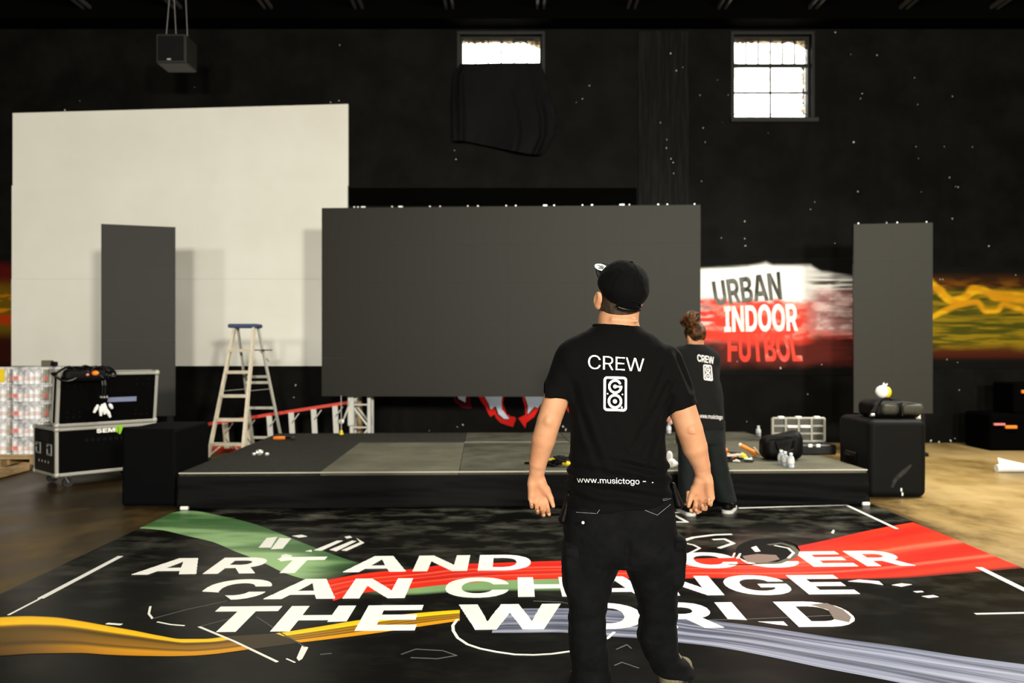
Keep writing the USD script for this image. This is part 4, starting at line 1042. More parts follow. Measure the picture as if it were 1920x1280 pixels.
# black bag
q = SG(1464, 861)
bag = thing('black_bag', 'squat black holdall on the right part of the stage', 'bag', q)
bm = rbox(-.20, .20, -.13, .13, 0, .26, .085, 20).subdivide().subdivide()
v = bm.vertices.copy(); v[:, 2] *= 1 + .10 * np.sin(v[:, 0] * 9) * (v[:, 2] > .1); v += .03 * (meshkit.fbm(v * 7, 3, 81)[:, None] - .5) * np.array([.6, 1, .8]); v[:, 2] = np.maximum(v[:, 2], 0)
obj('bag_body', trimesh.Trimesh(v, bm.faces), 'black_nylon', bag, smooth=True, local=True)
obj('zip', tube([(-.15, -.10, .23), (0, -.12, .235), (.15, -.10, .23)], .006), 'black_gloss', bag, local=True)
obj('bag_handle', tube([(-.09, -.135, .20), (-.07, -.165, .12), (0, -.17, .085), (.07, -.165, .12), (.09, -.135, .20)], .012), 'black_gloss', bag, local=True)

# compartment box with its clear lid up
q = SG(1500, 853)
ob = thing('organiser_box', 'parts organiser with its clear gridded lid raised, behind the black bag', 'organiser', q)
wv = .55
x0 = P(1450, 0, 9.05)[0]; x1 = P(1547, 0, 9.05)[0]
obj('tray', bx(x0 + .02, x1 + .02, 8.78, 9.06, SH + .001, .43, .012), 'black_gloss', ob)
zl, zh = .437, P(0, 784, 9.07)[2]
gx = np.linspace(x0, x1, 5); gz = np.linspace(zl, zh, 4)
bars = [bx(x - .012, x + .012, 9.06, 9.10, zl, zh, .004) for x in gx] + [bx(x0, x1, 9.062, 9.098, z - .011, z + .011, .004) for z in gz]
obj('lid_frame', cat_(bars), 'clear_tub', ob, label='clear plastic lid ribs')
for i in range(4):
    for j in range(3): obj('lid_cell', bx(gx[i] + .012, gx[i + 1] - .012, 9.088, 9.094, gz[j] + .011, gz[j + 1] - .011), 'tub_cell', ob)
for x in (gx[0] + .09, gx[2], gx[3] + .06): obj('lid_catch', bx(x - .03, x + .03, 9.055, 9.105, zh - .004, zh + .022, .005), 'plastic_white', ob)
for i in (1, 2): obj('white_card', bx(gx[i] + .016, gx[i + 1] - .016, 9.05, 9.086, gz[2] - .02, gz[2] + .006, .003), 'plastic_white', ob)
for x in (1519, 1534): obj('tray_latch', bx(P(x, 0, 8.78)[0] - .022, P(x, 0, 8.78)[0] + .022, 8.768, 8.785, .405, .436, .004), 'plastic_white', ob)

# hand saw with an orange handle, a heap of tools, ratchet straps
sw = thing('hand_saw', 'orange handled tool with a cream blade leaning on the black bag', 'tool', SG(1404, 852))
a, b = P(1388, 834, 8.75), P(1419, 851, 8.62); b[2] = max(b[2], SH + .03)
obj('tool_handle', tube([a, a + (b - a) * .3, a + (b - a) * .6, b], [.016, .022, .022, .03], 10), 'orange', sw)
obj('handle_end', ball(a, .02), 'cream', sw)
obj('blade', bar(P(1413, 838, 8.60), P(1424, 855, 8.58) + [0, 0, .01], .012, .05, (0, 1, 0), .003), 'cream', sw)
heap = [('orange', 1356, 843, .035), ('orange', 1364, 854, .036), ('orange', 1372, 855, .028), ('yellow', 1391, 853, .030), ('yellow', 1394, 857, .022), ('green_pale', 1398, 861, .024), ('green_pale', 1405, 862, .018), ('plastic_white', 1380, 863, .016)]
hp = thing('tool_heap', 'heap of pliers and cutters with orange, yellow and green grips beside the woman', 'tools', SG(1382, 862))
for k, (m_, x, y, r0) in enumerate(heap):
    q = SG(x, 864 if y < 858 else 866); q[2] = max(P(x, y, q[1])[2], SH + r0 * .6)
    obj('tool_grip', tube([q + [-.03, 0, -.004], q + [0, -.01, .004], q + [.035, -.02, -.006]], [r0 * .55, r0 * .8, r0 * .5], 8), m_, hp)
r2 = np.random.default_rng(9)
for k in range(16):
    x, y = 1356 + 52 * r2.random(), 860 + 8 * r2.random(); q = SG(x, y); a = r2.random() * 3.1; L = .05 + .06 * r2.random(); z = .015 + .07 * r2.random() * sm(1410, 1370, x)
    obj('tool_arm', bar(q + [-L * math.cos(a), -L * math.sin(a) * .6, z], q + [L * math.cos(a), L * math.sin(a) * .6, z * .6 + .01], .024, .02, c=.004), 'black_gloss' if k % 4 else 'steel', hp)
st_ = thing('ratchet_straps', 'heap of black and yellow ratchet straps on the stage left of the man', 'straps', SG(1045, 872))
for k in range(11):
    x, y = 1026 + 46 * r2.random(), 868 + 7 * r2.random(); q = SG(x, y); w = np.linspace(0, 5.6, 16); rr = .03 + .04 * r2.random()
    obj('strap_loop', tube([q + [rr * math.cos(a), .6 * rr * math.sin(a), .016 + .05 * r2.random() * .3 + .02 * k / 5 * (x > 1040)] for a in w], .013, 6), 'black_nylon', st_)
for x, y, r0 in ((1036, 866, .036), (1044, 867, .036), (1062, 871, .034), (1057, 859, .022), (1032, 862, .022)):
    q = SG(x, y + 4) + [0, 0, r0 * .9]; obj('yellow_hook', tube([q + [-.03, 0, .0], q + [0, -.02, .005], q + [.03, 0, 0]], [r0 * .5, r0 * .7, r0 * .45], 8), 'yellow' if r0 > .03 else 'cream', st_)
obj('strap_tail', tube([SG(984, 870) + [0, 0, .012], SG(1000, 871) + [0, 0, .016], SG(1030, 871) + [0, 0, .012]], .012, 6), 'black_nylon', st_)
sd = thing('screwdriver', 'orange handled screwdriver at the back left corner of the stage', 'screwdriver', SG(532, 825))
q = SG(513, 825) + [0, 0, .026]; e = SG(553, 825) + [0, 0, .03]
obj('tool_handle', tube([q, q + (e - q) * .25, q + (e - q) * .55], [.018, .024, .020], 10), 'orange', sd); obj('collar', rod(q + (e - q) * .52, q + (e - q) * .75, .014), 'black_gloss', sd); obj('knob', ball(q + (e - q) * .88, (.035, .026, .028)), 'speaker_grey', sd)
for k, (x, y) in enumerate(((476, 853.5), (486, 853), (500, 854))):
    q = SG(x, y)
    f_ = thing('steel_fitting', ('small steel fitting on the dark left deck, leftmost of three', 'larger steel fitting on the dark left deck, between two others', 'small steel fitting on the dark left deck, rightmost of three')[k], 'fitting', q)
    r0 = (.013, .026, .014)[k]
    obj('barrel', rod(q + [-r0 * 1.3, 0, r0], q + [r0 * 1.3, .02, r0], r0, 12), 'steel', f_); obj('flange', rod(q + [-.006, -.006, r0], q + [.006, .006, r0], r0 * 1.25, 12), 'clip_metal', f_)
wd = thing('white_wad', 'white cloth wad on the stage beside the man\'s right hip', 'cloth', SG(1258, 876))
q = SG(1258, 876); obj('wad', cat_([ball(q + [0, 0, .04], (.05, .04, .045)), ball(q + [.03, .02, .03], (.04, .03, .03)), ball(q + [-.01, .02, .10], (.03, .03, .05))]), 'wad_white', wd)

# backpack on the right subwoofer, plush toy on it
bk = thing('backpack', 'black backpack lying on the right subwoofer', 'backpack', P(1668, 786, 8.4))
x0, x1 = P(1618, 0, 8.35)[0], P(1719, 0, 8.35)[0]
w = x1 - x0
bm = rbox(x0 + .04, x1, 8.20, 8.62, .746, .915, .07, 20).subdivide().subdivide(); v = bm.vertices.copy(); v += .02 * (meshkit.fbm(v * 6, 3, 91)[:, None] - .5); v[:, 2] = np.maximum(v[:, 2], .746)
v[:, 2] -= .05 * np.clip((v[:, 0] - x0 - .75 * w) / (.25 * w), 0, 1) * (v[:, 2] > .82) * .6
obj('pack_body', trimesh.Trimesh(v, bm.faces), 'black_nylon', bk, smooth=True)
for a, b in ((.20, .53), (.56, .98)):
    pm = rbox(x0 + a * w, x0 + b * w, 8.155, 8.30, .785, .895, .045, 16)
    obj('front_pocket', pm, 'olive_nylon', bk, smooth=30, label='dark olive pocket')
obj('piping', tube([(x0 + .2 * w, 8.19, .905), (x0 + .55 * w, 8.17, .905), (x0 + .97 * w, 8.19, .885)], .006), 'speaker_grey', bk)
obj('buckle_strap', tube([(x0 + .545 * w, 8.16, .9), (x0 + .55 * w, 8.145, .85), (x0 + .56 * w, 8.15, .78)], .012), 'black_gloss', bk)
obj('shoulder_strap', tube([(x0 + .22 * w, 8.21, .925), (x0 + .12 * w, 8.18, .87), (x0 + .03 * w, 8.17, .80), (x0 - .01 * w, 8.17, .772), (x0 + .05 * w, 8.15, .770)], .020), 'black_gloss', bk)
obj('grab_handle', tube([(x0 + .3 * w, 8.3, .915), (x0 + .34 * w, 8.3, .935), (x0 + .45 * w, 8.3, .935), (x0 + .5 * w, 8.3, .915)], .009), 'black_gloss', bk)
obj('strap_buckle', cat_([bx(x0 - .01, x0 + .03, 8.14, 8.155, .775, .80, .004)]), 'steel', bk)
ty_ = thing('plush_rabbit', 'small white and yellow plush rabbit sitting on the backpack', 'plush toy', P(1656, 747, 8.35))
q = P(1656, 747, 8.33) + [0, 0, .022]
obj('toy_body', ball(q + [-.01, 0, .045], (.065, .055, .062)), 'wad_white', ty_, smooth=True); obj('yellow_side', ball(q + [.042, .004, .04], (.036, .05, .055)), 'yellow', ty_, smooth=True)
h = obj('toy_head', ball(P(1656, 729, 8.33), (.026, .026, .026)), 'cream', ty_, smooth=True)
for a, b in (((1656, 724), (1657.5, 717)), ((1658, 725), (1664, 719))): obj('ear', tube([P(*a, 8.33), (P(*a, 8.33) + P(*b, 8.33)) / 2, P(*b, 8.33)], [.008, .011, .005], 8), 'wad_white', h)
pw = thing('paper_wad', 'crumpled white tissue beside the backpack on the right subwoofer', 'tissue', P(1722, 786, 8.3))
q = P(1722, 781, 8.3); obj('tissue', trimesh.convex.convex_hull(np.array([q + [-.03, 0, .0], q + [.0, .02, .028], q + [.02, 0, .02], q + [.028, .01, -.025], q + [0, -.02, -.01], q + [-.01, .02, -.025]])), 'paper', pw)

# rolls of paper on the floor, far right; dark crate with an orange band behind
pr = thing('paper_rolls', 'loose white paper rolls lying on the floor at the far right', 'paper', G(1895, 885))
a = G(1868, 885)
obj('paper_roll', cat_([rod(a + [0, 0, .045], a + [.62, .02, .045], .045, 16)]), 'paper', pr); obj('loose_sheet', plate(np.array([[a + [.02, -.05, .05], a + [.05, .06, .16]], [a + [.16, -.07, .05], a + [.2, .04, .125]], [a + [.34, -.06, .04], a + [.36, .06, .09]]]), (.0, .002, .002)), 'paper', pr)
cr = thing('dark_crate', 'dark equipment crate with an orange handle at the far right wall', 'crate', (7.35, 12.2, 0))
x = P(1850, 0, 12.0)[0]
obj('crate_body', bx(x, x + 1.1, 11.9, 12.6, .0, .52, .03), 'black_matt', cr); obj('orange_handle', bx(P(1883, 0, 11.9)[0], P(1905, 0, 11.9)[0], 11.86, 11.9, P(0, 803, 11.9)[2], P(0, 797, 11.9)[2], .008), 'orange', cr)
obj('handle_bar', bx(P(1862, 0, 11.9)[0], P(1883, 0, 11.9)[0], 11.87, 11.9, P(0, 797, 11.9)[2], P(0, 793, 11.9)[2], .004), 'plastic_pink', cr)
sk = thing('stacked_box', 'dark box with an orange mark stacked on the crate at the right edge', 'box', (7.6, 12.2, .52))
obj('box_body', bx(P(1898, 0, 12)[0], x + 1.05, 11.95, 12.5, .521, .95, .02), 'black_matt', sk); obj('orange_corner', bx(P(1914, 0, 11.95)[0], P(1914, 0, 11.95)[0] + .12, 11.92, 11.955, P(0, 737, 11.95)[2], P(0, 731, 11.95)[2], .006), 'orange', sk)  # small orange mark on the front of the dark box
# ------------------------------------------------------------------ people: bodies and clothes as smooth implicit surfaces
EDGES = [((0, 0, 0), (1, 0, 0)), ((0, 1, 0), (1, 1, 0)), ((0, 0, 1), (1, 0, 1)), ((0, 1, 1), (1, 1, 1)), ((0, 0, 0), (0, 1, 0)), ((1, 0, 0), (1, 1, 0)), ((0, 0, 1), (0, 1, 1)), ((1, 0, 1), (1, 1, 1)), ((0, 0, 0), (0, 0, 1)), ((1, 0, 0), (1, 0, 1)), ((0, 1, 0), (0, 1, 1)), ((1, 1, 0), (1, 1, 1))]


def smin(a, b, k):
    if k <= 0: return np.minimum(a, b)
    h = np.maximum(k - np.abs(a - b), 0) / k
    return np.minimum(a, b) - h * h * k * .25


class Field:
    def __init__(s, lo, hi, h):
        s.lo, s.h = np.array(lo, float), h
        s.n = np.ceil((np.array(hi) - lo) / h).astype(int) + 1
        s.D = np.full(s.n, .05, np.float32)
        s.ax = [(s.lo[k] + h * np.arange(s.n[k])).astype(np.float32) for k in range(3)]

    def put(s, fn, lo, hi, k=0.0, cut=False):
        m = k + 3 * s.h + .012
        a = np.clip(np.floor((np.array(lo) - m - s.lo) / s.h).astype(int), 0, s.n); b = np.clip(np.ceil((np.array(hi) + m - s.lo) / s.h).astype(int) + 1, 0, s.n)
        if (b <= a).any(): return
        w = tuple(slice(*q) for q in zip(a, b))
        X, Y, Z = s.ax[0][w[0]][:, None, None], s.ax[1][w[1]][None, :, None], s.ax[2][w[2]][None, None, :]
        d = fn(X, Y, Z).astype(np.float32)
        s.D[w] = -smin(-s.D[w], d, k) if cut else smin(s.D[w], d, k)

    def cap(s, a, b, ra, rb=None, k=.02, planes=(), flat=None, cut=False):
        """A tapering round limb; planes (point, normal) trim it; flat = (axis, factor) squashes it."""
        a, b = np.array(a, float), np.array(b, float); rb = ra if rb is None else rb
        ab = b - a; L = ab @ ab
        def fn(X, Y, Z):
            px, py, pz = X - a[0], Y - a[1], Z - a[2]
            t = np.clip((px * ab[0] + py * ab[1] + pz * ab[2]) / L, 0, 1)
            dx, dy, dz = px - t * ab[0], py - t * ab[1], pz - t * ab[2]
            if flat is not None:
                u, f = np.array(flat[0]) / np.linalg.norm(flat[0]), flat[1]
                q = dx * u[0] + dy * u[1] + dz * u[2]
                r2 = dx * dx + dy * dy + dz * dz + q * q * (f * f - 1)
                d = (np.sqrt(np.maximum(r2, 0)) - (ra + t * (rb - ra)))
            else: d = np.sqrt(dx * dx + dy * dy + dz * dz) - (ra + t * (rb - ra))
            for p, nrm in planes:
                d = np.maximum(d, (X - p[0]) * nrm[0] + (Y - p[1]) * nrm[1] + (Z - p[2]) * nrm[2])
            return d
        r = max(ra, rb); s.put(fn, np.minimum(a, b) - r, np.maximum(a, b) + r, k, cut)

    def ell(s, c, r, R=np.eye(3), k=.02, cut=False, p=2.0, planes=()):
        c, r = np.array(c, float), np.array(r, float)
        def fn(X, Y, Z):
            q = [R[0, i] * (X - c[0]) + R[1, i] * (Y - c[1]) + R[2, i] * (Z - c[2]) for i in range(3)]
            f = (np.abs(q[0] / r[0]) ** p + np.abs(q[1] / r[1]) ** p + np.abs(q[2] / r[2]) ** p) ** (1 / p)
            l = np.sqrt(q[0] ** 2 + q[1] ** 2 + q[2] ** 2)
            d = np.where(f > .05, l - l / np.maximum(f, .05), -r.min())
            for pt, nrm in planes: d = np.maximum(d, (X - pt[0]) * nrm[0] + (Y - pt[1]) * nrm[1] + (Z - pt[2]) * nrm[2])
            return d
        m = r.max(); s.put(fn, c - m, c + m, k, cut)

    def col(s, z, cx, cy, a, b, n=2.3, k=.02):
        """An upright column whose oval sections change with the height."""
        o = np.argsort(z); z, cx, cy, a, b = (np.asarray(q, float)[o] for q in (z, cx, cy, a, b))
        I = [PchipInterpolator(z, q) for q in (cx, cy, a, b)]
        def fn(X, Y, Z):
            zz_ = np.clip(Z, z[0], z[-1]); x0, y0, A, B = (i(zz_).astype(np.float32) for i in I)
            dx, dy = X - x0, Y - y0
            f = (np.abs(dx / A) ** n + np.abs(dy / B) ** n) ** (1 / n); l = np.sqrt(dx * dx + dy * dy)
            d = np.where(f > .05, l - l / np.maximum(f, .05), -np.minimum(A, B))
            return np.maximum(d, np.maximum(Z - z[-1], z[0] - Z))
        m = max(a.max(), b.max()); s.put(fn, (min(cx) - m, min(cy) - m, z[0]), (max(cx) + m, max(cy) + m, z[-1]), k)

    def shift(s, fn, lo, hi):
        s_lo = np.clip(np.floor((np.array(lo) - s.lo) / s.h).astype(int), 0, s.n); s_hi = np.clip(np.ceil((np.array(hi) - s.lo) / s.h).astype(int), 0, s.n)
        w = tuple(slice(*q) for q in zip(s_lo, s_hi))
        near = np.abs(s.D[w]) < .03
        X, Y, Z = np.meshgrid(*[s.ax[k][w[k]] for k in range(3)], indexing='ij')
        s.D[w][near] += fn(X[near], Y[near], Z[near]).astype(np.float32)

    def mesh(s, taubin=0):
        D = s.D; S = D < 0
        c = np.zeros(np.array(S.shape) - 1, np.uint8)
        for o in np.ndindex(2, 2, 2): c += S[o[0]:S.shape[0] - 1 + o[0], o[1]:S.shape[1] - 1 + o[1], o[2]:S.shape[2] - 1 + o[2]]
        I = np.argwhere((c > 0) & (c < 8)); del c
        idg = np.full(np.array(S.shape) - 1, -1, np.int32); idg[tuple(I.T)] = np.arange(len(I))
        acc, cnt = np.zeros((len(I), 3)), np.zeros(len(I))
        for p, q in EDGES:
            d0, d1 = D[tuple((I + p).T)], D[tuple((I + q).T)]
            m = (d0 < 0) != (d1 < 0)
            t = (d0[m] / (d0[m] - d1[m]))[:, None]
            acc[m] += np.array(p) * (1 - t) + np.array(q) * t; cnt[m] += 1
        V = s.lo + s.h * (I + acc / cnt[:, None])
        F_ = []
        for ax in range(3):
            o1, o2 = [(1, 2), (2, 0), (0, 1)][ax]
            sl = [slice(None)] * 3; sl[ax] = slice(0, -1); s0 = S[tuple(sl)]; sl[ax] = slice(1, None); s1 = S[tuple(sl)]
            E = np.argwhere(s0 != s1)
            E = E[(E[:, o1] > 0) & (E[:, o2] > 0) & (E[:, o1] < S.shape[o1] - 1) & (E[:, o2] < S.shape[o2] - 1)]
            u, w = np.eye(3, dtype=int)[o1], np.eye(3, dtype=int)[o2]
            q = [idg[tuple((E - a * u - b * w).T)] for a, b in ((1, 1), (0, 1), (0, 0), (1, 0))]
            q = np.stack(q, 1); ins = s0[tuple(E.T)]
            q[~ins] = q[~ins][:, ::-1]
            F_.append(q)
        Q = np.vstack(F_)
        t = trimesh.Trimesh(V, np.vstack([Q[:, [0, 1, 2]], Q[:, [0, 2, 3]]]), process=False)
        if taubin: trimesh.smoothing.filter_taubin(t, iterations=taubin)
        return t

    def front(s):
        """The side turned to the camera: depth y of the first surface over (x, z)."""
        S = s.D < 0; i = np.argmax(S, 1); ok = S.any(1)
        ii, kk = np.meshgrid(np.arange(s.n[0]), np.arange(s.n[2]), indexing='ij'); j = np.maximum(i, 1)
        d1, d0 = s.D[ii, j, kk], s.D[ii, j - 1, kk]
        y = s.lo[1] + s.h * (j - d1 / np.where(np.abs(d1 - d0) < 1e-9, -1, d1 - d0))
        from scipy.ndimage import distance_transform_edt
        idx = distance_transform_edt(~ok, return_distances=False, return_indices=True)
        return y[tuple(idx)]


def conform(field, polys, y0, lift=.0022, step=2.5):
    """Picture outlines laid onto the front of a surface as a thin layer."""
    H = field.front()
    out = []
    for g in polys:
        for q in getattr(g, 'geoms', [g]):
            if q.area < .05: continue
            e = trimesh.creation.extrude_polygon(shapely.segmentize(q, step), 1.0, engine='earcut')
            v, f = trimesh.remesh.subdivide_to_size(e.vertices, e.faces, step * 1.6, max_iter=12)
            Y = np.full(len(v), y0)
            for _ in range(3):
                X, Z = (v[:, 0] - CX) * Y / F, EYE - (v[:, 1] - HY) * Y / F
                Y = map_coordinates(H, [(X - field.lo[0]) / field.h, (Z - field.lo[2]) / field.h], order=1, mode='nearest')
            t = trimesh.Trimesh(np.c_[X, Y - lift * (2 * v[:, 2] - 1), Z], f[:, ::-1], process=False)
            out.append(t)
    return cat_(out)


def quad_text(text, q, weight, track=0.0):
    gl, L = layout(text, weight, track); q = np.array(q, float)
    def f(x, y):
        u, v = np.asarray(x) / L, np.asarray(y)
        p = [(q[2, i] * (1 - u) + q[3, i] * u) * (1 - v) + (q[0, i] * (1 - u) + q[1, i] * u) * v for i in (0, 1)]
        return p[0], p[1]
    return [shp_transform(f, g) for _, g in gl]


def ring(c, r1, r0): return shapely.Point(c).buffer(r1, 20).difference(shapely.Point(c).buffer(r0, 20))
def logo(q):
    """The loudspeaker emblem: a rounded frame with G over O."""
    frame_ = shapely.box(0, 0, 45, 65).buffer(-7).buffer(7).difference(shapely.box(4.8, 4.8, 40.2, 60.2).buffer(-3).buffer(3))
    g = ring((22.3, 18.8), 13.6, 8.8).difference(shapely.Polygon([(22.3, 18.8), (50, 18.0), (50, 6), (38, 4), (30, 11)])).union(shapely.box(22.3, 17.0, 36, 20.6)).union(shapely.Point(22, 18.8).buffer(3.8))
    g = g.union(shapely.LineString([(29.5, 10.8), (31.2, 12.6)]).buffer(2.3))
    o = ring((22, 46.4), 14, 9).union(shapely.Point(22, 46.4).buffer(4.2))
    dots = shapely.union_all([shapely.Point(8, 32.6).buffer(1.6), shapely.Point(36.2, 33.2).buffer(1.6), shapely.Point(35, 57.4).buffer(2)])
    q = np.array(q, float)
    def f(x, y):
        u, v = np.asarray(x) / 45, np.asarray(y) / 65
        p = [(q[0, i] * (1 - u) + q[1, i] * u) * (1 - v) + (q[2, i] * (1 - u) + q[3, i] * u) * v for i in (0, 1)]
        return p[0], p[1]
    return [shp_transform(f, k) for k in (frame_, g, o, dots)]


def rot(yaw=0, pitch=0, roll=0):
    r = trimesh.transformations.rotation_matrix
    return (r(math.radians(yaw), [0, 0, 1]) @ r(math.radians(pitch), [1, 0, 0]) @ r(math.radians(roll), [0, 1, 0]))[:3, :3]


def unit(v): v = np.array(v, float); return v / np.linalg.norm(v)


def hand(fd, w, d, s, n, curl, sc=1.0, spread=1.0):
    """A hand from the wrist w: d towards the fingers, s towards the thumb, n out of the palm."""
    d, s, n = unit(d), unit(s), unit(n)
    at = lambda a, b, c: np.array(w) + sc * (a * d + b * s + c * n)
    kn = [(.088, .031), (.092, .0105), (.088, -.0105), (.079, -.0300)]
    lens = [(.043, .026, .021), (.047, .030, .022), (.043, .028, .021), (.034, .021, .019)]
    for i, ((a, b), l) in enumerate(zip(kn, lens)):
        fd.cap(at(.004, b * .55, 0), at(a, b, 0), .0155 * sc, .0122 * sc, .016)
        p, ang = np.array(at(a, b, 0)), 0.0
        r = (.0104, .0100, .0096, .0086)[i] * sc
        side = s * (.14, .03, -.06, -.17)[i] * spread
        for j in range(3):
            ang += math.radians(curl[j] * (1 + .12 * (i - 1)))
            q = p + sc * l[j] * unit(d * math.cos(ang) + n * math.sin(ang) + side * (.8 if j == 0 else .3))
            fd.cap(p, q, r, r * .9, .003 if j else .008); p, r = q, r * .91
    fd.cap(at(.02, -.022, .008), at(.066, -.024, .006), .016 * sc, .012 * sc, .012)      # heel of the palm
    fd.cap(at(.018, .018, .010), at(.052, .034, .012), .020 * sc, .016 * sc, .014)       # ball of the thumb
    fd.cap(at(.046, .037, .012), at(.082, .050, .020), .0145 * sc, .0115 * sc, .008)
    fd.cap(at(.082, .050, .020), at(.112, .056, .030), .0110 * sc, .0085 * sc, .003)


# ------------------------------------------------------------------ the man
Y0 = 3.47
def Q(px, py, dy=0.0):
    p = P(px, py, Y0); return np.array([p[0], Y0 + dy, p[2]])
def cols(rows, b, dy=0.0):
    """(height, centre x, centre y, half width, half depth) from rows of picture row, left, right."""
    r = np.array(rows, float); z = EYE - (r[:, 0] - HY) * Y0 / F
    return z, ((r[:, 1] + r[:, 2]) / 2 - CX) * Y0 / F, np.full(len(r), Y0) + np.broadcast_to(dy, len(r)), (r[:, 2] - r[:, 1]) / 2 * Y0 / F, np.broadcast_to(np.array(b, float), len(r)).copy()


man_ = thing('person', 'man in the foreground with his back turned, in black CREW shirt, cargo trousers and cap', 'person', (Q(1165, 1299)[0], Y0, 0), 0)
torso = [(611, 1111, 1203), (618, 1100, 1212), (626, 1084, 1226), (640, 1060, 1243), (655, 1050, 1255), (675, 1050, 1259), (700, 1056, 1256), (750, 1066, 1250), (800, 1069, 1246), (850, 1068, 1250), (900, 1065, 1256), (930, 1062, 1258), (951, 1060, 1262)]
tb = [.072, .080, .090, .104, .116, .126, .134, .140, .146, .152, .156, .158, .158]
shirt = Field((.13, 3.22, .74), (.80, 3.72, 1.52), .0045)
shirt.col(*cols(torso, tb, .01), n=2.5, k=0)
pl = lambda a, b: ((Q(*a)), unit([-(Q(*b) - Q(*a))[2], 0, (Q(*b) - Q(*a))[0]]) * -1)
pL, pR = pl((1004, 740), (1059, 746)), pl((1251, 773), (1312, 752))
shirt.cap(Q(1073, 679), Q(1026, 775, -.02), .079, .060, .03, [pL])
shirt.cap(Q(1242, 682), Q(1288, 795, -.02), .081, .066, .03, [pR])
zf = lambda py: EYE - (py - HY) * Y0 / F


def shirt_folds(X, Y, Z):
    q = np.stack([X * 7, Y * 5, Z * 5 + X * 7], -1)
    d = .020 * (meshkit.fbm(q, 3, 101) - .5)
    d += .007 * np.sin((Z * 1.0 + .22 * (X - .45)) * 105 + 3 * meshkit.noise(np.stack([X * 9, Y * 0, Z * 6], -1), 5)) * sm(zf(945), zf(920), Z) * sm(zf(840), zf(872), Z)
    for (ax_, ay), (bx_, by_), w, h in (((1247, 720), (1180, 830), .012, .007), ((1250, 745), (1205, 880), .012, .007), ((1240, 690), (1200, 780), .010, .005), ((1072, 720), (1100, 820), .012, .005), ((1262, 660), (1290, 730), .010, .006), ((1090, 780), (1120, 870), .014, .005), ((1160, 860), (1250, 885), .010, .007)):
        a, b = Q(ax_, ay), Q(bx_, by_); ab = b - a; t = np.clip(((X - a[0]) * ab[0] + (Z - a[2]) * ab[2]) / (ab[0] ** 2 + ab[2] ** 2), 0, 1)
        r = np.hypot(X - a[0] - t * ab[0], Z - a[2] - t * ab[2]); d += h * np.exp(-(r / w) ** 2) * (.3 + .7 * np.sin(np.pi * t)) - .6 * h * np.exp(-((r - 2 * w) / w) ** 2)
    return d


_hx = (np.array([1050, 1066, 1131, 1196, 1255, 1275]) - CX) * Y0 / F
shirt.D = np.maximum(shirt.D, np.interp(shirt.ax[0], _hx, [zf(y) for y in (946, 947, 951, 944, 928, 924)])[:, None, None] - shirt.ax[2][None, None, :]).astype(np.float32)
shirt.shift(shirt_folds, shirt.lo, shirt.lo + shirt.h * shirt.n)

# skin: one continuous body from the head to the feet
HC = Q(1166, 545, .0); RH = rot(20, 28, 5)
L_ = lambda x, y, z: HC + RH @ np.array([x, y, z])
body = Field((.02, 3.2, -.005), (.86, 3.74, 1.80), .0037)
body.ell(HC, (.080, .098, .113), RH, 0)
body.ell(L_(0, .035, -.062), (.070, .066, .072), RH, .03)
body.ell(L_(0, .072, -.108), (.034, .030, .026), RH, .03)
body.ell(L_(0, -.03, -.07), (.070, .060, .055), RH, .03)
body.cap(L_(0, .094, .005), L_(0, .113, -.034), .009, .013, .012); body.ell(L_(0, .112, -.038), (.017, .012, .010), RH, .008)
for sx in (-1, 1):
    body.ell(L_(sx * .033, .094, .004), (.017, .012, .011), RH, .012, True); body.ell(L_(sx * .032, .082, .003), (.012, .012, .012), RH, .002)
    body.cap(L_(sx * .018, .094, .022), L_(sx * .05, .082, .022), .006, .005, .01)
    RE = RH @ rot(sx * -24, 0, sx * 8)
    body.ell(L_(sx * .099, -.006, -.048), (.0105, .022, .036), RE, .008); body.ell(L_(sx * .092, -.010, -.075), (.010, .014, .014), RE, .008)
    body.ell(L_(sx * .109, .000, -.044), (.006, .012, .020), RE, .004, True)
body.ell(L_(0, .100, -.078), (.026, .008, .004), RH, .004, True)
body.cap(L_(-.02, .098, -.071), L_(.02, .098, -.071), .006, .006, .006); body.cap(L_(-.016, .096, -.086), L_(.016, .096, -.086), .007, .007, .006)
body.col(*cols([(586, 1125, 1198), (594, 1122, 1198), (603, 1121, 1198), (612, 1119, 1200), (630, 1106, 1214), (650, 1090, 1230)], [.060, .068, .073, .076, .08, .08], .01), n=2.2, k=.02)
body.cap(Q(1146, 600, -.060), Q(1190, 602, -.056), .005, .005, .022)
tr_ = [(y, l + 9, r - 9) for y, l, r in torso[2:]]
body.col(*cols(tr_, np.array(tb[2:]) - .02, .01), n=2.4, k=.02)
LEGL = [(1035, 1063, 1170), (1050, 1061, 1168), (1067, 1057, 1158), (1100, 1057, 1147), (1130, 1065, 1139), (1170, 1066, 1136), (1210, 1069, 1139), (1250, 1071, 1143), (1272, 1067, 1145), (1288, 1066, 1148)]
LEGR = [(1035, 1166, 1275), (1050, 1168, 1275), (1080, 1177, 1273), (1115, 1193, 1271), (1160, 1202, 1271), (1200, 1197, 1272), (1227, 1206, 1276), (1257, 1224, 1299), (1268, 1232, 1304)]
bl, br = [.128, .126, .12, .108, .10, .096, .094, .092, .095, .098], [.128, .126, .12, .108, .098, .092, .088, .084, .084]
hips = [(925, 1066, 1258), (950, 1061, 1263), (980, 1057, 1266), (1010, 1059, 1269), (1040, 1061, 1274), (1056, 1062, 1276)]
shr = lambda rows, k: [(y, l + k, r - k) for y, l, r in rows]
dyl = np.linspace(0, -.015, len(LEGL)); dyr = np.linspace(0, .05, len(LEGR))
body.col(*cols(shr(hips[:5], 10), [.12, .135, .14, .14, .13], .005), n=2.4, k=.02)
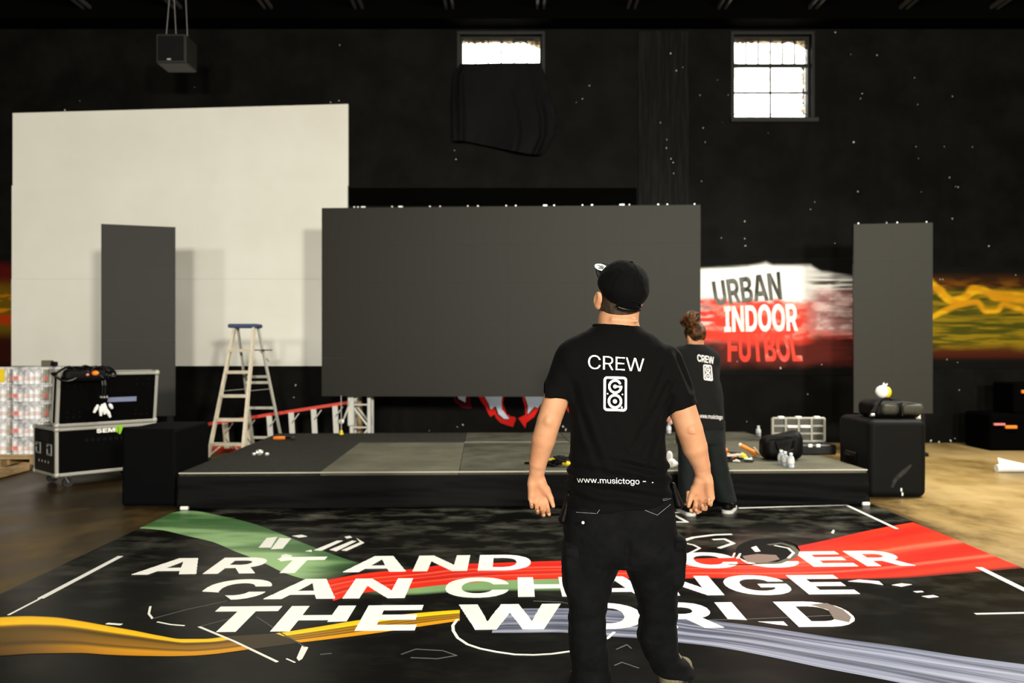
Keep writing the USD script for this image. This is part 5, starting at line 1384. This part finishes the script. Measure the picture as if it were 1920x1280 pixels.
body.col(*cols(shr(LEGL, 10), np.array(bl) - .022, dyl), k=.02); body.col(*cols(shr(LEGR, 10), np.array(br) - .022, dyr), k=.02)
for f0, yw in ((Q(1106, 1299, -.02), 8), (Q(1266, 1299, .05), -22)):
    dd = rot(yw) @ np.array([0, 1.0, 0])
    body.cap(f0 + [0, 0, .05], f0 + dd * .14 + [0, 0, .035], .034, .026, .02)
# arms and hands
wl, wr = Q(1005.5, 901, .03), Q(1322, 898, .02)
el, er = Q(1029, 788, -.02), Q(1291, 805, -.02)
body.cap(Q(1068, 672), el, .058, .049, .012); body.cap(el, Q(1019, 824, -.01), .049, .0485, .004); body.cap(Q(1019, 824, -.01), Q(1009, 868, .012), .0485, .036, .004); body.cap(Q(1009, 868, .012), wl, .036, .0290, .004, flat=((0, 1, 0), 1.15))
body.cap(Q(1248, 674), er, .062, .054, .012); body.cap(er, Q(1302, 838, -.01), .054, .051, .004); body.cap(Q(1302, 838, -.01), Q(1316, 872, .01), .051, .036, .004); body.cap(Q(1316, 872, .01), wr, .036, .0300, .004, flat=((0, 1, 0), 1.12))
body.ell(el + [-.004, -.044, .002], (.014, .010, .018), k=.014); body.ell(er + [.0, -.049, .004], (.015, .010, .018), k=.014)
for e_, s_ in ((el, -1), (er, 1)): body.cap(e_ + [-.018, -.056, -.014], e_ + [.016, -.058, -.018], .0025, .0025, .008, cut=True)
hand(body, wl + [.001, 0, .004], (.10, .10, -1), (1, .12, .08), (.05, -1, -.05), (34, 42, 30), 1.02, .35)
hand(body, wr + [.0, 0, .004], (.03, .05, -1), (-.86, .50, -.02), (-.48, -.86, -.04), (40, 52, 34), 1.04, .4)
obj('body', body.mesh(), 'skin', man_, smooth=True)
obj('shirt', shirt.mesh(2), 'tee_black', man_, smooth=True, label='black short sleeved T-shirt')
sh_path = stage.GetPrimAtPath(str(man_.GetPath()) + '/shirt')
yb = 3.32
obj('crew_lettering', conform(shirt, quad_text('CREW', [(1102.5, 665), (1208, 672), (1102.5, 691), (1208, 696.5)], 420), yb), 'shirt_print', sh_path, label='white lettering CREW')
obj('emblem', conform(shirt, logo([(1131.5, 705), (1176, 706), (1131, 770), (1175.5, 771.5)]), yb), 'shirt_print', sh_path, label='white loudspeaker emblem with G over O')
web = quad_text('www.musictogo', [(1081, 893.5), (1199, 896.5), (1082, 904), (1199, 907.5)], 480)
web += [shapely.box(1205, 901.5, 1211, 903), shapely.box(1222, 903.5, 1225, 905)]
obj('web_lettering', conform(shirt, web, yb), 'shirt_print', sh_path, label='white lettering of a web address')
# collar rib, sleeve and bottom hems
def hemline(field, pts, r, name, parent, m='tee_black'):
    H = field.front(); p = curve(pts, 60); Y = np.full(60, yb)
    for _ in range(3):
        X, Z = (p[:, 0] - CX) * Y / F, EYE - (p[:, 1] - HY) * Y / F
        Y = map_coordinates(H, [(X - field.lo[0]) / field.h, (Z - field.lo[2]) / field.h], order=1, mode='nearest')
    return obj(name, tube(np.c_[X, Y, Z], r, 6), m, parent, smooth=True)


w = np.linspace(0, 2 * np.pi, 50)
cz = Q(1157, 613)
obj('collar', tube(np.c_[cz[0] + .094 * np.cos(w), Y0 + .010 + .076 * np.sin(w), cz[2] + .001 - .006 * np.cos(w)], .007, 8), 'tee_black', sh_path, smooth=True, label='ribbed black collar')

trs = Field((.14, 3.2, .0), (.80, 3.74, .83), .0045)
trs.col(*cols(hips, [.140, .150, .156, .158, .146, .12], .005), n=2.5, k=0)
trs.col(*cols(LEGL, bl, dyl), n=2.3, k=.022); trs.col(*cols(LEGR, br, dyr), n=2.3, k=.022)
def slab(c, r, R=np.eye(3), k=.008, p=5.0): trs.ell(c, r, R, k, p=p)
slab(Q(1070, 1062, -.03), (.036, .078, .104), rot(0, 0, -4), .022, 3.2); slab(Q(1264, 1052, -.03), (.036, .078, .104), rot(0, 0, 3), .022, 3.2)
slab(Q(1068, 1024, -.03), (.033, .082, .026), rot(0, 0, 8), .008, 3.5); slab(Q(1265, 1012, -.03), (.033, .082, .026), rot(0, 0, -8), .008, 3.5)


def trouser_folds(X, Y, Z):
    d = .022 * (meshkit.fbm(np.stack([X * 8, Y * 8, Z * 11 - X * 5], -1), 3, 111) - .5)
    d += .0028 * np.sin(Z * 95 + 9 * (X - .4) + 5 * meshkit.noise(np.stack([X * 8, Y * 6, Z * 5], -1), 7)) * np.maximum(sm(.17, .08, Z), np.exp(-((Z - .30) / .07) ** 2) * .8)
    a = np.abs(X - Q(1168, 0)[0]) * (Z > zf(1050)) + 9 * (Z <= zf(1050)); d += .010 * np.exp(-(a / .012) ** 2) * (Y < Y0) * sm(zf(985), zf(1010), Z)
    return d


trs.shift(trouser_folds, trs.lo, trs.lo + trs.h * trs.n)
obj('trousers', trs.mesh(2), 'denim_black', man_, smooth=True, label='black cargo trousers')
tp = stage.GetPrimAtPath(str(man_.GetPath()) + '/trousers')
for pts in ([(1067, 950), (1128, 950), (1119, 963), (1080, 961), (1068, 958)], [(1196, 948), (1256, 930), (1257, 944), (1234, 966), (1214, 958)]):
    obj('pocket_flap', conform(trs, [shapely.Polygon(pts)], yb, .004), 'denim_black', tp)
st = [shapely.LineString(p).buffer(.35) for p in ([(1080, 959.5), (1117, 962)], [(1119, 962), (1127, 951)], [(1197, 950), (1256, 930)], [(1198, 952), (1257, 933)], [(1197, 951), (1232, 965), (1257, 945)])]
obj('seam_stitching', conform(trs, st, yb, .0052), 'stitch', tp, label='pale stitching of the back pockets')
obj('stud', ball(Q(1087.5, 966, -.158) + [0, .012, 0], .0065), 'plastic_white', tp, label='shiny round stud on the left back pocket')
for a, b, c_, r in (((1066, 922), (1054, 972), -.02, .018), ((1260, 906), (1268, 942), -.02, .024)):
    pf = Field(Q(a[0] - 40, b[1] + 30, -.16), Q(b[0] + 40, a[1] - 30, .12), .005)
    pf.cap(Q(*a, c_), Q(*b, c_), r * .4, r, 0, flat=((0, 1, 0), .5)); pf.shift(lambda X, Y, Z: .008 * (meshkit.fbm(np.stack([X * 20, Y * 14, Z * 12], -1), 3, 5) - .5), pf.lo, pf.lo + pf.h * pf.n)
    obj('side_pocket', pf.mesh(), 'black_nylon', tp, smooth=True)
# cap, hair, shoes
def crown():
    ph, th = np.meshgrid(np.linspace(0, 2 * np.pi, 121), np.linspace(.02, 1, 40), indexing='ij')
    zc = -.042 + .056 * ((1 + np.cos(ph)) / 2) ** 1.25                       # lower edge: high over the brow (phi = 0 is the front)
    rx, ry, rz, e = .1045, .1135, .124, 2.1
    tmax = np.arccos(np.clip(zc / rz, -1, 1)); t = th * tmax
    sx, sy, sz = np.sin(ph) * np.sin(t), np.cos(ph) * np.sin(t), np.cos(t)
    k = (np.abs(sx) ** e + np.abs(sy) ** e + np.abs(sz) ** e) ** (-1 / e)
    tp_ = 1 - .22 * np.clip((.012 - rz * np.cos(t)) / .052, 0, 1) ** 1.3
    g = -.0020 * np.exp(-((((ph / (np.pi / 3)) + .5) % 1 - .5) / .05) ** 2) + .0016 * (meshkit.fbm(np.stack([sx * 4, sy * 4, sz * 4], -1), 3, 6) - .5) * 4
    q = np.stack([sx * (rx + g) * tp_, sy * (ry + g) * (1 - .4 * (1 - tp_)), sz * (rz + g) + .004], -1) * k[..., None]
    w_ = HC + q @ RH.T
    nrm = (q / np.linalg.norm(q, axis=-1, keepdims=True)) @ RH.T
    return plate(w_, nrm.reshape(-1, 3) * .004), w_


cm_, cw = crown()
cap_ = obj('cap', cm_, 'cap_black', man_, smooth=True, label='black baseball cap')
u, v = np.meshgrid(np.linspace(-1.12, 1.12, 50), np.linspace(0, 1, 16), indexing='ij')
edge = np.stack([.095 * np.sin(u), .1115 * np.cos(u), .012 - .016 * (1 - np.cos(u))], -1)
outer = np.stack([.094 * np.sin(u) , .1115 * np.cos(u) + .098 * np.cos(u * 1.15) + .006, .036 - .020 * (1 - np.cos(u))], -1)
bq = edge * (1 - v[..., None]) + outer * v[..., None]; bq[..., 2] += .006 * np.sin(v * np.pi)
bill = HC + bq @ RH.T
obj('bill', plate(bill[:, ::-1], RH @ np.array([0, 0, .005])), 'cap_black', cap_, smooth=True)
c0 = np.array([-.040, .152, .0345]); w = np.linspace(0, 2 * np.pi, 40, endpoint=False)
Rb = RH @ rot(0, 13, -3)
def on_bill(g, lift, c0=c0): return prism(g, lambda p, d: (HC + RH @ c0) + np.c_[p[:, 0], p[:, 1], lift + .0015 * d] @ Rb.T)
sticker = shapely.Polygon(np.c_[.030 * np.cos(w), .026 * np.sin(w)])
obj('sticker', on_bill(sticker, .0), 'shirt_print', cap_, label='white oval sticker on the bill')
obj('sticker_mark', on_bill(shapely.union_all([shapely.box(-.016, -.010, .006, -.006), shapely.box(-.008, -.001, .012, .003), shapely.box(-.014, .008, .010, .011)]), .0015), 'cap_black', cap_)
obj('button', ball(HC + RH @ np.array([0, 0, .127]), (.008, .008, .005)), 'cap_black', cap_, smooth=True)
a = np.linspace(-1, 1, 40)
arc = np.stack([.055 * a, -np.sqrt(np.maximum(1 - (.055 * a / .0985) ** 2, 0)) * (.105 + .0065 * np.sqrt(1 - a ** 2)), -.042 + .046 * np.sqrt(1 - a ** 2 * .99)], -1)
obj('strap_arch', tube(HC + arc @ RH.T, .0035, 6), 'cap_black', cap_, smooth=True)
sb = np.stack([.050 * a, -np.sqrt(1 - (.050 * a / .0985) ** 2) * .1055, -.036 - .002 * (1 - a ** 2)], -1)
obj('strap', tube(HC + sb @ RH.T, .0085, 8), 'black_gloss', cap_, smooth=True)
hf = Field(HC - .17, HC + .15, .004)
hf.ell(HC, (.083, .101, .114), RH, 0); hf.ell(L_(0, -.03, -.07), (.0775, .0675, .058), RH, .03)
hq = np.stack(np.meshgrid(*hf.ax, indexing='ij'), -1) - HC; hq = hq @ RH
hf.D = np.maximum(hf.D, np.maximum(np.maximum(hq[..., 2] + .02, -.116 - hq[..., 2] + .35 * np.maximum(hq[..., 1] + .07, 0)), hq[..., 1] - .01)).astype(np.float32)
obj('hair', hf.mesh(), 'hair_dark', man_, smooth=True, label='cropped dark hair at the nape')
for f0, yw in ((Q(1106, 1299, -.02), 8), (Q(1266, 1299, .05), -24)):
    R3 = rot(yw); at = lambda x, y, z: f0 + R3 @ np.array([x, y, 0]) + [0, 0, z]
    sf = Field(f0 + [-.2, -.15, -.0], f0 + [.25, .32, .16], .0045)
    sf.cap(at(0, -.035, .055), at(0, .10, .05), .050, .046, 0, flat=(R3 @ np.array([1, 0, 0]), 1.08)); sf.cap(at(0, .10, .045), at(.004, .19, .032), .047, .036, .03)
    sf.cap(at(0, -.03, .06), at(0, -.02, .12), .046, .044, .02)
    sf.D = np.maximum(sf.D, (.022 - sf.ax[2])[None, None, :])
    s_ = obj('shoe', sf.mesh(1), 'suede', man_, smooth=True, label='olive suede shoe')
    so = shapely.union_all([shapely.Point(0, -.035).buffer(.046), shapely.Point(0, .07).buffer(.046), shapely.Point(.002, .185).buffer(.044)]).convex_hull
    obj('sole', prism(so, lambda p, d: np.stack([at(x, y, .0005 + .025 * k) for (x, y), k in zip(p, d)])), 'rubber', s_)

# ------------------------------------------------------------------ the woman at the stage
YW = 7.32
def QW(px, py, dy=0.0):
    p = P(px, py, YW); return np.array([p[0], YW + dy, p[2]])
def colw(rows, b, dy=0.0):
    r = np.array(rows, float); return EYE - (r[:, 0] - HY) * YW / F, ((r[:, 1] + r[:, 2]) / 2 - CX) * YW / F, np.full(len(r), YW) + np.broadcast_to(dy, len(r)), (r[:, 2] - r[:, 1]) / 2 * YW / F, np.broadcast_to(np.array(b, float), len(r)).copy()


wom = thing('person', 'woman with a brown hair bun at the stage edge in CREW shirt and wide trousers', 'person', (QW(1318, 955)[0], YW, 0), 0)
z_ = lambda py: EYE - (py - HY) * YW / F
ws = Field((1.25, 6.95, .62), (2.05, 7.75, 1.50), .007)
wt = [(645, 1288, 1320), (650, 1279, 1330), (657, 1271, 1338), (672, 1268, 1343), (700, 1269, 1347), (740, 1270, 1355), (780, 1268, 1357), (804, 1266, 1358)]
ws.col(*colw(wt, [.055, .07, .085, .10, .115, .13, .14, .145], .0), n=2.4, k=0)
ws.cap(QW(1274, 664), QW(1262, 730, .06), .062, .066, .05); ws.cap(QW(1338, 672), QW(1344, 725, .16), .058, .060, .05)
ws.shift(lambda X, Y, Z: .018 * (meshkit.fbm(np.stack([X * 7, Y * 6, Z * 7 + X * 5], -1), 3, 121) - .5), ws.lo, ws.lo + ws.h * ws.n)
wb_ = Field((1.2, 6.9, .0), (2.1, 7.85, 1.75), .0065)
HW = QW(1303, 626, .02); RW = rot(30, -6, -6)
lw = lambda x, y, z: HW + RW @ np.array([x, y, z])
wb_.ell(HW, (.074, .092, .108), RW, 0); wb_.ell(lw(0, .03, -.06), (.055, .058, .062), RW, .03); wb_.ell(lw(0, .07, -.10), (.026, .024, .02), RW, .02)
wb_.cap(lw(0, .09, 0), lw(0, .108, -.032), .008, .011, .012)
for sx in (-1, 1):
    wb_.ell(lw(sx * .03, .088, .0), (.015, .010, .009), RW, .01, True); wb_.ell(lw(sx * .079, -.004, -.03), (.008, .017, .028), RW, .008)
wb_.ell(lw(0, .094, -.074), (.022, .008, .004), RW, .004, True)
wb_.col(*colw([(634, 1290, 1318), (643, 1289, 1319), (655, 1282, 1328)], [.052, .054, .06]), k=.02)
wb_.col(*colw([(y, l + 4, r - 4) for y, l, r in wt[2:]], [.07, .085, .1, .115, .12, .125]), k=.02)
LA = [(790, 1268, 1314), (830, 1270, 1312), (870, 1272, 1308), (910, 1273, 1306), (945, 1274, 1303)]
RA = [(790, 1312, 1358), (830, 1319, 1359), (870, 1325, 1365), (910, 1335, 1375), (940, 1345, 1383)]
wd_l, wd_r = [.10, .105, .10, .10, .10], [.10, .105, .10, .10, .10]
wdy_r = [0, 0, .01, .03, .04]
wb_.col(*colw([(y, l + 6, r - 6) for y, l, r in LA], np.array(wd_l) - .035), k=.02); wb_.col(*colw([(y, l + 6, r - 6) for y, l, r in RA], np.array(wd_r) - .035, wdy_r), k=.02)
wfl, wfr = QW(1288, 0), QW(1368, 0); wfl[2] = wfr[2] = 0
wfl[1] += -.06; wfr[1] += .04
for f0, yw in ((wfl, 10), (wfr, -25)):
    dd = rot(yw) @ np.array([0, 1.0, 0]); wb_.cap(f0 + [0, 0, .07], f0 + dd * .12 + [0, 0, .04], .032, .024, .02); wb_.cap(f0 + [0, 0, .07], f0 + [0, 0, .2], .035, .04, .02)
for a, b, c_ in ((QW(1272, 668), QW(1262, 745, .08), QW(1268, 772, .30)), (QW(1338, 672), QW(1346, 740, .17), QW(1325, 770, .36))):
    wb_.cap(a, b, .047, .040, .02); wb_.cap(b, c_, .040, .027, .02)
    dd = unit(c_ - b); hand(wb_, c_, dd, unit(np.cross(dd, [0, 0, 1])) * (-1 if a[0] > QW(1300, 0)[0] else 1), (0, 0, -1), (20, 30, 20), .9)
obj('body', wb_.mesh(), 'skin', wom, smooth=True)
obj('shirt', ws.mesh(2), 'tee_woman', wom, smooth=True, label='black loose T-shirt')
wsp = stage.GetPrimAtPath(str(wom.GetPath()) + '/shirt')
obj('crew_lettering', conform(ws, quad_text('CREW', [(1307, 664), (1338, 669), (1308, 677), (1338.5, 682)], 560), 7.2, .004, 1.5), 'shirt_print', wsp, label='white lettering CREW')
obj('emblem', conform(ws, logo([(1318.5, 683), (1334, 684.5), (1319.5, 712), (1336.5, 714)]), 7.2, .004, 1.5), 'shirt_print', wsp, label='white loudspeaker emblem with G over O')
obj('web_lettering', conform(ws, quad_text('www.musictogo', [(1312, 775), (1355, 778), (1312, 783), (1355, 786)], 400), 7.2, .003, 1.0), 'shirt_print', wsp, label='white lettering of a web address')
wtf = Field((1.25, 6.95, .0), (2.15, 7.75, .80), .007)
wtf.col(*colw([(785, 1266, 1358), (800, 1266, 1358), (830, 1268, 1360)], [.135, .135, .12]), k=0)
wtf.col(*colw(LA, wd_l), n=2.3, k=.02); wtf.col(*colw(RA, wd_r, wdy_r), n=2.3, k=.02)
wtf.shift(lambda X, Y, Z: .022 * (meshkit.fbm(np.stack([X * 9, Y * 8, Z * 5 + X * 3], -1), 3, 131) - .5), wtf.lo, wtf.lo + wtf.h * wtf.n)
obj('trousers', wtf.mesh(2), 'denim_woman', wom, smooth=True, label='wide dark trousers')
for f0, yw in ((wfl, 10), (wfr, -25)):
    R3 = rot(yw); at = lambda x, y, z: f0 + R3 @ np.array([x, y, 0]) + [0, 0, z]
    sf = Field(f0 + [-.2, -.15, 0], f0 + [.25, .3, .16], .006)
    sf.cap(at(0, -.04, .055), at(0, .09, .05), .045, .042, 0); sf.cap(at(0, .09, .045), at(0, .165, .034), .042, .032, .03); sf.D = np.maximum(sf.D, (.026 - sf.ax[2])[None, None, :])
    s_ = obj('shoe', sf.mesh(1), 'black_nylon', wom, smooth=True, label='dark shoe with a thick white sole')
    so = shapely.union_all([shapely.Point(0, -.045).buffer(.048), shapely.Point(0, .165).buffer(.042)]).convex_hull
    obj('sole', prism(so, lambda p, d: np.stack([at(x, y, .0005 + .032 * k) for (x, y), k in zip(p, d)])), 'sole', s_)
# brown hair: a cap of hair over the skull, messy loops in a bun
hw = Field(HW - .22, HW + .24, .006)
hw.ell(HW + RW @ np.array([0, -.012, .008]), (.083, .098, .112), RW, 0)
hq = (np.stack(np.meshgrid(*hw.ax, indexing='ij'), -1) - HW) @ RW
hw.D = np.maximum(hw.D, np.maximum(-.062 - hq[..., 2] + .0 * hq[..., 0], hq[..., 1] - .05 - .4 * np.maximum(hq[..., 2], 0))).astype(np.float32)
hw.shift(lambda X, Y, Z: .016 * (meshkit.fbm(np.stack([X * 38, Y * 20, Z * 16], -1), 3, 141) - .5), hw.lo, hw.lo + hw.h * hw.n)
hr = obj('hair', hw.mesh(), 'hair_brown', wom, smooth=True, label='brown hair swept up')
bc = QW(1295, 600, -.02); r3 = np.random.default_rng(3); loops = []
for k in range(16):
    R4 = rot(r3.random() * 360, r3.random() * 180, r3.random() * 90); rr = .042 + .034 * r3.random(); w = np.linspace(0, 2 * np.pi, 18)
    loops.append(tube(bc + [.035 * (r3.random() - .5), .03 * (r3.random() - .5), .03 * (r3.random() - .5)] + np.c_[rr * np.cos(w), rr * np.sin(w) * .8, .02 * np.sin(3 * w)] @ R4.T, .012 + .008 * r3.random(), 6))
loops.append(ball(bc, .05)); obj('hair_bun', cat_(loops), 'hair_brown', hr, smooth=True, label='messy bun')
obj('hair_tie', tube(np.array([lw(-.01 + .03 * math.cos(a), -.04 + .03 * math.sin(a), .105) for a in np.linspace(0, 6.3, 20)]), .008, 6), 'black_gloss', hr)
